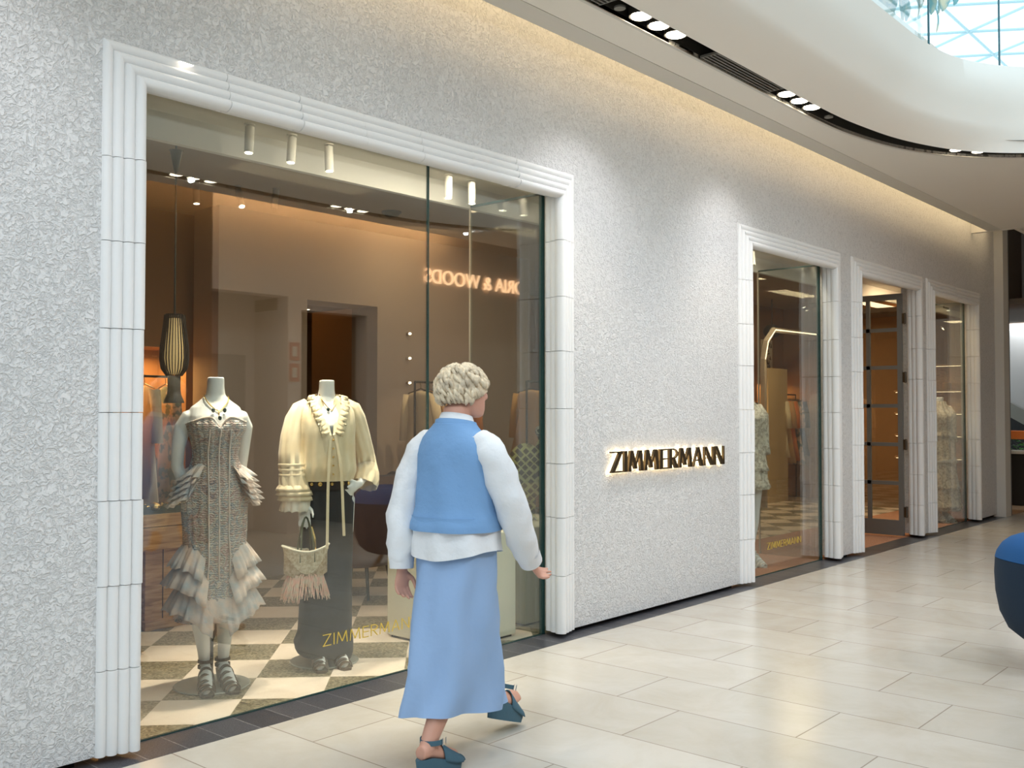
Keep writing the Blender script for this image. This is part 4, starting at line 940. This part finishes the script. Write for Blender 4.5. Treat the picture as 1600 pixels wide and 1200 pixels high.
def sleeve(path, radii, name='sleeve'):
    mb = MB(); pts = [Vector(p) for p in path]; n = 40; rs = []; prev = None
    for i, p in enumerate(pts):
        t = (pts[min(i+1, len(pts)-1)]-pts[max(i-1, 0)]).normalized(); a = Vector((1, 0, 0)) if prev is None else prev; a = (a-t*a.dot(t)).normalized(); prev = a; b = t.cross(a)
        r = radii[i]; rs.append([p+(a*math.cos(2*PI*k/n)+b*math.sin(2*PI*k/n))*r*(1+(.07 if i > 1 else .02)*math.sin(9*2*PI*k/n+i*.4)) for k in range(n)])
    mb.rings(rs, True, True, False); return mb.build(name, BLOUSE, bo, smooth=True)
sleeve([(-.115, .01, 1.55), (-.155, .01, 1.515), (-.18, .01, 1.45), (-.20, .0, 1.35), (-.208, -.01, 1.25), (-.205, -.02, 1.17), (-.20, -.02, 1.165), (-.20, -.03, 1.10), (-.195, -.03, 1.06), (-.19, -.035, 1.03), (-.185, -.04, 1.00)], [.030, .052, .064, .070, .074, .078, .078, .082, .086, .092, .086])
sleeve([(.115, .01, 1.55), (.155, .01, 1.515), (.18, .02, 1.45), (.215, .045, 1.35), (.25, .065, 1.24), (.265, .07, 1.17), (.262, .065, 1.165), (.262, .04, 1.11), (.25, .015, 1.08), (.235, .0, 1.05)], [.030, .052, .060, .060, .058, .060, .062, .070, .076, .074])
for (c, r, tl) in (((-.205, -.02, 1.185), .079, 0), ((-.202, -.022, 1.155), .080, 0), ((-.200, -.026, 1.125), .081, 0), ((-.195, -.03, 1.055), .087, 1), ((-.19, -.033, 1.03), .091, 1), ((-.185, -.036, 1.0), .088, 1)):
    q = MB(); n = 40
    pr_ = [(r*1.0+.002, .008), (r+.006, 0), (r*1.0+.002, -.008)] if not tl else [(r, .012), (r+.012, -.004), (r+.020, -.024), (r+.004, -.022)]
    q.rings([[(c[0]+rr_*math.cos(2*PI*k/n)*(1+(.05 if tl else .01)*math.sin(11*2*PI*k/n)), c[1]+rr_*math.sin(2*PI*k/n)*(1+(.05 if tl else .01)*math.sin(11*2*PI*k/n)), c[2]+dz) for k in range(n)] for rr_, dz in pr_], True, False, False)
    q.build('cuff_frill', BLOUSE, bo, smooth=True)
lc = MB(); ruffle_strip(lc, 0, 2*PI, .99, lambda a: 0, .086, .006, .075, 9, .010, 70, ecc=1.0); lc.xf(Matrix.Translation((-.182, -.04, 0))); lc.build('lace_cuff', mat('sheer lace', (.80, .74, .62), .9), bo, smooth=True)
cf = MB(); cr = []
for side in (-1, 1):
    for lay in range(2):
        rows_ = []
        base_ = [(side*.052, .045, 1.60), (side*.075, .0, 1.592), (side*.072, -.05, 1.56), (side*.058, -.095, 1.50), (side*.036, -.128, 1.43), (side*.018, -.145, 1.37)]
        P = crs(base_, 8)
        for t in (0, .5, 1):
            rows_.append([(p.x+side*t*(.030+.016*lay)*1.0+side*.004*math.sin(i*1.4), p.y-.012-.012*t+.008*math.sin(i*1.9+lay)*t, p.z-.016*t+.008*math.sin(i*1.5+2*lay)*t+.003) for i, p in enumerate(P)])
        cf.rings(rows_+[[(x, y+.004, z-.004) for x, y, z in r] for r in rows_[::-1]], closed=False)
cf.build('collar_frill', BLOUSE, bo, smooth=True)
for i, (xo, zb) in enumerate(((-.028, .70), (.055, .77))):
    tp_ = MB(); P = crs([(xo*.3, -.150, 1.36), (xo*.8, -.166, 1.20), (xo, -.172, 1.05), (xo*1.1, -.176, .9), (xo*1.2, -.178, zb)], 6)
    tp_.rings([[(p.x-.008, p.y, p.z), (p.x+.008, p.y, p.z), (p.x+.008, p.y-.003, p.z), (p.x-.008, p.y-.003, p.z)] for p in P]); tp_.build('neck_tie', BLOUSE, bo)
bt = MB()
for z in (1.33, 1.28, 1.23, 1.18, 1.13): bt.ball((.006, -.157, z), .006, 8, 6)
bt.build('buttons', GOLD, bo, smooth=True)
# skirt
SK = [(.045, 0, .0, .152, .14), (.10, 0, .0, .165, .15), (.2, 0, 0, .152, .135), (.5, 0, 0, .150, .125), (.8, 0, 0, .156, .12), (.95, 0, 0, .162, .118), (1.04, 0, 0, .150, .108), (1.11, 0, 0, .140, .10)]
rows = []
for z in (.05, .08, .13, .2, .3, .45, .6, .8, .95, 1.04, 1.11):
    row = []
    for k, p in enumerate(skin_ring(z, .004, 96, lambda a, z_: .006*math.sin(5*a+2*z_)*max(0, 1-z_), SK)):
        a = 2*PI*k/96; dr_ = math.exp(-((((a-1.2*PI)+PI) % (2*PI)-PI)/.7)**2)*math.exp(-((z-.13)/.08)**2)
        row.append((p[0]*(1+.35*dr_), p[1]*(1+.25*dr_), p[2]-.02*math.cos(a)*(z < .2)))
    rows.append(row)
sk = MB(); sk.rings(rows, True, False, False); sk.rings([rows[0], [(x*.93, y*.93, z+.012) for x, y, z in rows[0]], [(x*.9, y*.9, z+.2) for x, y, z in rows[0]]], True, False, False); sk.build('skirt', SKIRTB, m2, smooth=True)
be = MB(); be.rings([skin_ring(z, o, 64, None, SK) for z, o in ((1.035, .006), (1.035, .016), (1.105, .016), (1.105, .006))], True, False, False); bb = be.build('belt', LEATH, m2, smooth=True, auto=40)
sd_ = MB()
for a in (-150, -130, -112, -88, -66, -48, -30):
    c_ = interp(SK, 1.07); ar_ = math.radians(a); sd_.ball((c_[0]+(c_[2]+.02)*math.cos(ar_), c_[1]+(c_[3]+.02)*math.sin(ar_), 1.07), .015 if a in (-112, -66) else .011, 12, 8)
sd_.build('gold_studs', GOLD, bb, smooth=True)
nk = empty('necklace', m2.location, m2.rotation_euler.z); tag(nk, 'thin necklace with one dark stone on the cream blouse mannequin', 'necklace')
MB().tube([(-.05, -.02, 1.60), (-.045, -.045, 1.57), (-.015, -.075, 1.525), (.012, -.085, 1.50), (.04, -.05, 1.55), (.05, -.02, 1.60)], .003, 6).build('chain', GOLD, nk, smooth=True)
MB().ball((-.012, -.092, 1.508), (.011, .008, .011), 10, 8).build('stone', ST, nk, smooth=True)
# handbag
hbg = empty('handbag', (3.555, 4.70, .43), math.radians(-26)); tag(hbg, 'woven raffia handbag with pink fringe held by the cream blouse mannequin', 'handbag')
n = 48; rs = []
for t, (w_, d_) in ((0, (.085, .045)), (.3, (.10, .05)), (.6, (.115, .055)), (.85, (.128, .058)), (1, (.135, .06))):
    rs.append([(w_*math.cos(2*PI*k/n), d_*math.sin(2*PI*k/n), .06+.20*t+(.035*abs(math.cos(2*PI*k/n))**1.5*t if t > .5 else 0)) for k in range(n)])
bg_ = MB(); bg_.rings(rs, True, True, False); bg_.rings([rs[-1]]+[[(x*.93, y*.85, z-dz) for x, y, z in rs[-1]] for dz in (.0, .16)], True, False, True); bg_.build('basket_body', WOVEN, hbg, smooth=True)
MB().tube(rs[-1]+[rs[-1][0]], .006, 6, False).build('rim', mat('pale raffia edge', (.80, .74, .60), .8), hbg)
fm = MB(); rr = random.Random(2)
for k in range(260):
    a = rr.random()*2*PI; w_ = .098; x, y = w_*math.cos(a), .052*math.sin(a); zt = .10+rr.uniform(0, .035); ln_ = rr.uniform(.09, .14); ox = rr.uniform(-.02, .02)+.02*math.cos(a)
    fm.tube([(x, y, zt), (x*1.08+ox*.5, y*1.15-.004, zt-ln_*.5), (x*1.1+ox, y*1.25, zt-ln_)], [.0035, .003, .002], 4)
tag(fm.build('fringe', FRINGE, hbg), kind='stuff')
for s in (-1, 1): MB().tube(crs([(-.04, s*.05, .20), (-.035, s*.045, .29), (-.022, s*.012, .40), (.0, 0, .455), (.022, s*.012, .40), (.035, s*.045, .29), (.04, s*.05, .20)], 6), [(.009, .003)]*37, 8).build('handle', mat('olive strap', (.10, .11, .07), .7), hbg, smooth=True)
MB().tube([(.03, -.02, .40), (.045, -.03, .33), (.045, -.03, .24)], [.004, .009, .012], 8).build('tassel', GOLD, hbg)
# =============== lace mannequins in the narrow windows
def lace_mannequin(loc, rz, label, long_=False):
    m = empty('mannequin', loc, rz); tag(m, label, 'mannequin')
    mannequin_body(m, [legpts(-1, -.06, 0), legpts(1, .06, 0)], A1+[footpts(-.06, -.02, .07), footpts(.06, -.02, .07)], [])
    stand(m); sandal(m, -.06, -.02, .07, 0, PAINT2); sandal(m, .06, -.02, .07, 0, PAINT2)
    zb = .16 if long_ else .74
    S = [(zb, 0, 0, .24 if long_ else .21, .20 if long_ else .17), (.95, 0, 0, .185, .14), (1.08, 0, 0, .18, .13), (1.2, 0, 0, .145, .11), (1.33, 0, -.01, .15, .12), (1.42, 0, -.02, .165, .135), (1.50, 0, 0, .17, .10), (1.555, 0, .01, .11, .07), (1.60, 0, .012, .058, .056), (1.63, 0, .01, .056, .056)]
    zs = [zb+(1.63-zb)*i/22 for i in range(23)]
    d = MB(); d.rings([skin_ring(z, .006, 96, lambda a, z_: .008*math.sin(13*a+8*z_)+.006*math.sin(30*z_+4*a), S) for z in zs], True, False, False); dd = d.build('lace_dress', LACE, m, smooth=True)
    for s in (-1, 1):
        q = MB().tube([(s*.125, .01, 1.54), (s*.185, .02, 1.45), (s*.205, .04, 1.30), (s*.205, .05, 1.18), (s*.19, .03, 1.08)], [.05, .066, .062, .068, .085], 20); q.build('sleeve', LACE, dd, smooth=True)
    for zt in ([1.02, zb+.12] if not long_ else [1.25, .9, .55, .30]):
        f = MB(); c_ = interp(S, zt); ruffle_strip(f, 0, 2*PI, zt, lambda a: 0, c_[2]+.004, .035, .10, 15, .010, 120, ecc=c_[3]/c_[2]); f.build('frill', LACE, dd, smooth=True)
    return m
lace_mannequin((8.80, 4.66, 0), math.radians(-30), 'mannequin in a short lace dress in the narrow window left of the doorway')
lace_mannequin((13.97, 4.50, 0), math.radians(-35), 'mannequin in a long cream lace gown in the narrow window right of the doorway', True)
# ------------------------------------------------------------------ walking woman (heading +X; built facing -Y then turned)
wm = empty('person', (3.10, 3.03, 0), PI/2+math.radians(4)); tag(wm, 'walking person with short grey blonde hair in blue vest, white shirt and long blue skirt', 'person')
PS = [(.86, 0, .01, .165, .125), (.93, 0, .015, .178, .135), (1.0, 0, .01, .165, .12), (1.08, 0, .0, .148, .105), (1.16, 0, -.005, .150, .108), (1.25, 0, -.01, .162, .115), (1.32, 0, .0, .165, .105), (1.38, 0, .015, .150, .085), (1.42, 0, .02, .095, .062), (1.45, 0, .015, .060, .055), (1.52, 0, .0, .056, .056)]
bm_ = MB(); torso(bm_, PS)
# legs: right (x=-) rear foot flat behind, left (x=+) forward heel strike   (front = -Y)
bm_.tube([(-.085, .01, .92), (-.085, .02, .72), (-.075, .06, .50), (-.07, .13, .36), (-.065, .235, .18), (-.065, .265, .125)], [.09, .08, .058, .056, .038, .034], 16)
bm_.tube([(.085, .0, .92), (.085, -.055, .72), (.075, -.12, .52), (.07, -.16, .38), (.06, -.255, .25), (.06, -.325, .17)], [.09, .08, .058, .055, .037, .034], 16)
bm_.tube([(-.065, .305, .115), (-.065, .26, .115), (-.065, .19, .095), (-.065, .12, .06), (-.065, .075, .05)], [(.028, .03), (.03, .034), (.036, .026), (.040, .018), (.028, .012)], 14)
bm_.tube([(.06, -.30, .14), (.06, -.335, .145), (.06, -.405, .15), (.06, -.475, .145), (.06, -.52, .145)], [(.028, .03), (.03, .034), (.036, .026), (.040, .018), (.028, .012)], 14)
# arms: right arm swung forward, left arm slightly back
bm_.tube([(-.15, .015, 1.37), (-.20, -.01, 1.28), (-.235, -.07, 1.12), (-.24, -.10, 1.04), (-.225, -.19, .90), (-.215, -.25, .83)], [.048, .047, .040, .038, .030, .024], 14)
bm_.tube([(.15, .015, 1.37), (.195, .04, 1.28), (.22, .09, 1.12), (.22, .11, 1.04), (.205, .13, .90), (.20, .135, .81)], [.048, .047, .040, .038, .030, .024], 14)
hand(bm_, (-.215, -.25, .83), (.05, -.75, -.65), (.5, -.6, .3), .45, .95)
hand(bm_, (.20, .135, .81), (-.02, .05, -1), (-.3, -1, 0), .45, .95)
# head turned to her right (x-)
HC = Vector((-.005, -.035, 1.585)); hy = math.radians(-28)
def H(x, y, z): return (HC.x+x*math.cos(hy)-y*math.sin(hy), HC.y+x*math.sin(hy)+y*math.cos(hy), HC.z+z)
hm = MB(); rs = []
for z, rx, ry, cy in ((-.115, .030, .030, -.045), (-.105, .045, .050, -.040), (-.08, .056, .070, -.028), (-.045, .064, .084, -.014), (0, .071, .092, -.002), (.04, .073, .095, .004), (.075, .064, .084, .008), (.10, .042, .058, .01), (.112, .012, .018, .01)):
    rs.append([H(rx*math.cos(2*PI*k/24), cy+ry*math.sin(2*PI*k/24), z) for k in range(24)])
hm.rings(rs)
hm.rings([[H(w_*math.cos(2*PI*k/10), -y_-.004+d_*math.sin(2*PI*k/10), z_) for k in range(10)] for z_, w_, y_, d_ in ((.02, .006, .088, .006), (.0, .008, .093, .010), (-.018, .011, .098, .015), (-.032, .016, .096, .015), (-.04, .010, .088, .008))])  # nose
for zz, ww in ((-.060, .022), (-.070, .020)): hm.tube([H(-ww, -.078, zz), H(0, -.093, zz), H(ww, -.078, zz)], [.003, .0065, .003], 8)   # lips
for s in (-1, 1):
    hm.tube([H(s*.038, -.078, .012), H(s*.026, -.085, .026), H(s*.012, -.084, .018)], .005, 6)  # brow ridges
    hm.tube([H(s*.070, .004, -.025), H(s*.078, .012, -.005), H(s*.078, .014, .018), H(s*.070, .0, .026)], [.006, .010, .011, .006], 8)  # ears
bm_.v_off = 0
bm_.add(hm.v, hm.f); bm_.tube([(0, .012, 1.44), (-.002, -.008, 1.52), H(0, .01, -.05)], [.056, .052, .055], 16)
body = bm_.build('body', SKIN, wm); bake(body, [('REMESH', dict(mode='VOXEL', voxel_size=.0055, use_smooth_shade=True)), ('SMOOTH', dict(factor=.5, iterations=3))])
for s in (-1, 1):
    e = MB().ball(H(s*.026, -.078, .006), .011, 12, 8).build('eye', mat('eye white', (.8, .8, .78), .2), wm, smooth=True); MB().ball(H(s*.026, -.0865, .006), .0045, 10, 6).build('iris', mat('iris', (.05, .08, .12), .2), e, smooth=True)
# hair: short layered, thick
hr = MB(); n = 64; rs = []
for i in range(26):
    ph = PI*.03+PI*.66*i/25; row = []
    for k in range(n):
        a = 2*PI*k/n; x, y = math.cos(a), math.sin(a); front = max(0, -y)
        ph2 = min(ph, PI*.42+PI*.27*(1-front)**.5*1.0) if front > 0 else ph
        wv = .006*noise.noise(Vector((x*6, y*6, ph*5)))+.003*math.sin(30*a+6*ph)
        rr_ = Vector((math.sin(ph2)*x*(.094+wv), math.sin(ph2)*y*(.116+wv)+.010, math.cos(ph2)*(.108+wv)+.008))
        if ph > PI*.5: rr_.x *= 1-.10*(ph-PI*.5); 
        row.append(H(rr_.x, rr_.y, rr_.z))
    rs.append(row)
hr.rings(rs, True, True, False)
rr = random.Random(4)
for k in range(330):   # locks
    a = rr.uniform(0, 2*PI); ph = rr.uniform(.15, 1.95); y_ = math.sin(a); lift = rr.uniform(-.01, .05); dd_ = rr.uniform(-.02, .12)
    if y_ < -.2 and ph > 1.25: ph = rr.uniform(.2, 1.2)
    pts = []
    for q in range(4):
        p2 = ph+.13*q; a2 = a+dd_*q; r_ = 1.0+lift*math.sin(q*1.1)
        pts.append(H(math.sin(p2)*math.cos(a2)*.097*r_, math.sin(p2)*math.sin(a2)*.119*r_+.010, math.cos(p2)*.110*r_+.010))
    hr.tube(pts, [.005, .010, .008, .001], 5)
hr.build('hair', HAIR, wm, smooth=True)
# shirt: body, hem, collar, sleeves
SH = [(.86, 0, .01, .203, .168), (.90, 0, .012, .200, .163), (.95, 0, .015, .196, .158), (1.0, 0, .012, .186, .145), (1.1, 0, 0, .172, .128), (1.25, 0, -.006, .176, .130), (1.33, 0, .005, .174, .116), (1.38, 0, .018, .155, .094), (1.425, 0, .02, .10, .072), (1.45, 0, .015, .072, .066)]
rows = []
for z in (.87, .885, .905, .935, .98, 1.05, 1.12, 1.2, 1.28, 1.34, 1.39, 1.425, 1.45):
    rows.append([(x, y, zz-(-.045*abs(math.cos(2*PI*k/96))**2*max(0, (.96-z)/.1))) for k, (x, y, zz) in enumerate(skin_ring(z, .006, 96, lambda a, z_: .006*math.sin(9*a+5*z_)*max(0, 1.15-z_)/.3, SH))])
sm = MB(); sm.rings(rows, True, False, False); sm.rings([rows[0], [(x*.97, y*.97, z+.01) for x, y, z in rows[0]], [(x*.95, y*.95, z+.12) for x, y, z in rows[0]]], True, False, False)
sh = sm.build('shirt', SHIRT, wm, smooth=True)
co = MB(); co.rings([[(r*math.cos(2*PI*k/40), .008+r*.95*math.sin(2*PI*k/40)+dy, z+.014*math.sin(2*PI*k/40)) for k in range(40)] for r, z, dy in ((.070, 1.44, 0), (.066, 1.475, -.004), (.070, 1.482, -.004), (.082, 1.450, .0), (.094, 1.430, .004))], True, False, False); co.build('collar', SHIRT, sh, smooth=True)
def slv(path, rad, parent):
    mb = MB(); n = 28; pts = crs(path, 4); rs = []; prev = None
    rad2 = []
    for i in range(len(path)-1):
        for k in range(4): rad2.append(rad[i]+(rad[i+1]-rad[i])*k/4)
    rad2.append(rad[-1])
    for i, p in enumerate(pts):
        t = (pts[min(i+1, len(pts)-1)]-pts[max(i-1, 0)]).normalized(); a = Vector((1, 0, 0)) if prev is None else prev; a = (a-t*a.dot(t)).normalized(); prev = a; b = t.cross(a)
        rs.append([p+(a*math.cos(2*PI*k/n)+b*math.sin(2*PI*k/n))*rad2[i]*(1+.05*math.sin(2*2*PI*k/n+i*1.3)+.035*math.sin(5*2*PI*k/n-i*1.7)+.03*math.sin(i*2.1)) for k in range(n)])
    mb.rings(rs, True, True, False); mb.rings([rs[-1], [p+(Vector(q)-p)*.8 for q in rs[-1]]], True, False, False); return mb.build('sleeve', SHIRT, parent, smooth=True)
slv([(-.125, .015, 1.385), (-.185, .0, 1.32), (-.225, -.04, 1.18), (-.245, -.085, 1.06), (-.235, -.155, .94), (-.22, -.225, .855)], [.045, .070, .072, .070, .064, .050], sh)
slv([(.125, .015, 1.385), (.185, .03, 1.32), (.215, .07, 1.18), (.225, .105, 1.04), (.212, .125, .92), (.205, .133, .835)], [.045, .068, .070, .070, .064, .052], sh)
for pth in ([(-.226, -.205, .88), (-.217, -.245, .837)], [(.206, .132, .865), (.203, .135, .815)]): MB().tube(pth, [.056, .052], 24, False).build('cuff', SHIRT, sh, smooth=True)
# vest
VS = [(.955, 0, .014, .206, .170), (1.0, 0, .014, .203, .167), (1.1, 0, .002, .186, .148), (1.25, 0, -.006, .178, .140), (1.32, 0, .003, .182, .128), (1.37, 0, .016, .160, .104), (1.41, 0, .02, .125, .084), (1.445, 0, .017, .085, .077)]
rows = [skin_ring(z, .008, 96, lambda a, z_: .004*math.sin(7*a+12*z_)*(z_ < 1.3), VS) for z in (.99, 1.0, 1.02, 1.05, 1.09, 1.15, 1.2, 1.26, 1.31, 1.35, 1.385, 1.41, 1.43, 1.445)]
vm = MB(); vm.rings(rows, True, False, False); vm.rings([rows[0], [(x*.955, y*.955, z+.004) for x, y, z in rows[0]], [(x*.95, y*.95, z+.06) for x, y, z in rows[0]]], True, False, False); vm.rings([rows[-1], [(x*.9, y*.92, z+.004) for x, y, z in rows[-1]]], True, False, False)
ve = vm.build('vest', VEST, wm, smooth=True)
cl = MB(); cl.rings([[(r*math.cos(2*PI*k/40), .010+r*.93*math.sin(2*PI*k/40), z+.012*math.sin(2*PI*k/40)) for k in range(40)] for r, z in ((.098, 1.425), (.092, 1.455), (.083, 1.458), (.085, 1.43))], True, False, False); cl.build('neckband', VEST, ve, smooth=True)
# long skirt: follows the stride
def skx(z): t = (.95-z)/.76; return t
rows = []
for z in (.99, .95, .88, .8, .7, .6, .5, .4, .32, .26, .225):
    t = max(0, (.95-z)/.725); row = []
    for k in range(96):
        a = 2*PI*k/96; x, y = math.cos(a), math.sin(a)
        rx = .184-.022*t; ry = (.142+.120*t) if y < 0 else (.134+.175*t)
        w_ = (.006+.012*t)*math.sin(6*a+1.2*math.sin(3*z*4))+.006*t*math.sin(11*a)
        row.append(((rx+w_)*x, .01-.02*t+(ry+w_)*y, z-.03*t*(-y*.6+.3*math.sin(2*a))))
    rows.append(row)
km = MB(); km.rings(rows, True, True, False); km.rings([rows[-1], [(x*.975, y*.975, z+.004) for x, y, z in rows[-1]], [(x*.96, y*.96, z+.02) for x, y, z in rows[-1]]], True, False, False); km.build('skirt', SKIRT, wm, smooth=True)
# wedge sandals
def wedge(side, x, y, z0, pitch):
    root = bpy.data.objects.new('wedge_sandal', None)
    M = Matrix.Translation((x, y, z0)) @ Matrix.Rotation(pitch, 4, 'X')
    n = 24; so = MB(); rs = []
    for t, zt in ((0, .0), (1, 1)):
        row = []
        for k in range(n):
            a = 2*PI*k/n; v = .13*math.sin(a); u = (.040+.008*(-math.sin(a)))*math.cos(a)
            ht = .028+.065*max(0, min(1, (v+.11)/.17)); ins = .97 if t == 0 else 1.02
            row.append((u*ins, v*ins+(.012 if t == 1 and v > 0 else 0), ht*t))
        rs.append(row)
    so.rings(rs); so.xf(M); o = so.build('wedge_sandal', WEDGE, wm, smooth=True, auto=40)
    up_ = MB(); rs = []
    for v, zc, hw, hh in ((-.125, .040, .030, .018), (-.10, .042, .044, .034), (-.06, .050, .047, .050), (-.02, .062, .045, .066), (.01, .075, .042, .074)):
        rs.append([(hw*math.cos(PI*k/16), v, zc-.012+hh*math.sin(PI*k/16)) for k in range(17)])
    up_.rings(rs, closed=False); up_.rings([rs[0], [(q[0]*.2, q[1]-.004, q[2]*.6+.016) for q in rs[0]]], closed=False); up_.xf(M); bake(up_.build('upper', WEDGE, o, smooth=True), [('SOLIDIFY', dict(thickness=.004))])
    st = MB(); P = []
    for k in range(25):
        a = -.35+(PI+.7)*k/24; P.append((.046*math.cos(a), .045+.052*math.sin(a), .142))
    st.rings([[(px_, py_, pz_), (px_*1.08, py_+.003, pz_), (px_*1.08, py_+.003, pz_+.020), (px_, py_, pz_+.020)] for px_, py_, pz_ in P]); st.xf(M); st.build('heel_strap', WEDGE, o)
    bu = MB().box(-.054, -.051, .02, .024, .138, .168); bu.box(-.054, -.051, .040, .044, .138, .168); bu.xf(M); bu.build('buckle', CHROME, o)
    return o
wedge(-1, -.065, .185, 0, 0); wedge(1, .06, -.41, .052, math.radians(18))
# ------------------------------------------------------------------ beyond the shop front, right edge
struct(MB().box(15.52, 30, 3.2, 7.0, 3.05, 3.12).box(15.52, 17.5, 4.34, 4.4, 3.1, 4.84), 'ceiling_far', mat('brown far ceiling', (.13, .10, .075), .7), 'dark brown ceiling beyond the pilaster')
struct(MB().box(15.45, 24, 4.02, 8.0, -.05, .003), 'floor_far', mat('brown far floor', (.24, .17, .115), .5), 'brown floor beyond the pilaster')
tag(MB().box(19.0, 20.2, 4.6, 5.3, 3.0, 3.04).build('ceiling_panel_light', mat('panel light', (1, 1, 1), .5, emit=(1, .93, .88), es=1.6)), 'bright rectangular ceiling panel at the right edge', 'ceiling light')
esc = MB().prism([(4.2, 3.0), (6.4, 3.0), (6.4, 2.4), (4.2, 1.05)], lambda a_, b_, t_: (t_, a_, b_), 20.0, 20.4)
esc = tag(esc.build('escalator', mat('white cladding', (.72, .80, .84), .4)), 'white slanting side of an escalator at the right edge', 'escalator')
MB().prism([(4.2, 1.05), (6.4, 2.4), (6.4, 2.1), (4.2, .80)], lambda a_, b_, t_: (t_, a_, b_), 19.98, 20.38).build('soffit', mat('grey green soffit', (.36, .40, .37), .6), esc)
struct(MB().box(18, 18.15, 2.6, 8, 3.12, 4.84), 'wall_far_header', mat('brown far ceiling', (.13, .10, .075), .7))
struct(MB().box(23, 23.2, 3, 8, 0, 3.1), 'wall_far', mat('near black wall', (.015, .014, .013), .7), 'black wall far behind the planter')
plr = tag(MB().box(17.1, 17.7, 4.10, 5.0, .0, .82).build('planter', BLACK, bevel=.01), 'black planter box with green plants at the right edge', 'planter')
MB().box(17.08, 17.72, 4.08, 5.02, .82, .86).build('white_rim', PAINT2, plr)
MB().box(17.2, 17.5, 4.1, 5.0, 1.05, 1.18).build('orange_panel', mat('orange panel', (.75, .20, .04), .6), plr)
spot('far_fill_lamp', (16.9, 3.5, 3.0), (17.4, 4.5, .9), 60, NEUT, 60, .03)  # added fill spot that brightens the planter corner
lf = MB(); rr = random.Random(9)
for k in range(240):
    c = Vector((rr.uniform(17.1, 17.65), rr.uniform(4.1, 5.0), rr.uniform(.86, 1.05))); an = rr.random()*2*PI; d = Vector((math.cos(an), math.sin(an), rr.uniform(-.2, .8))).normalized()*.07; s_ = d.cross(Vector((0, 0, 1))).normalized()*.022
    lf.add([c, c+d*.5+s_, c+d, c+d*.5-s_], [(0, 1, 2, 3)])
tag(lf.build('foliage', mat('green leaf', (.07, .30, .09), .5), plr), kind='stuff')
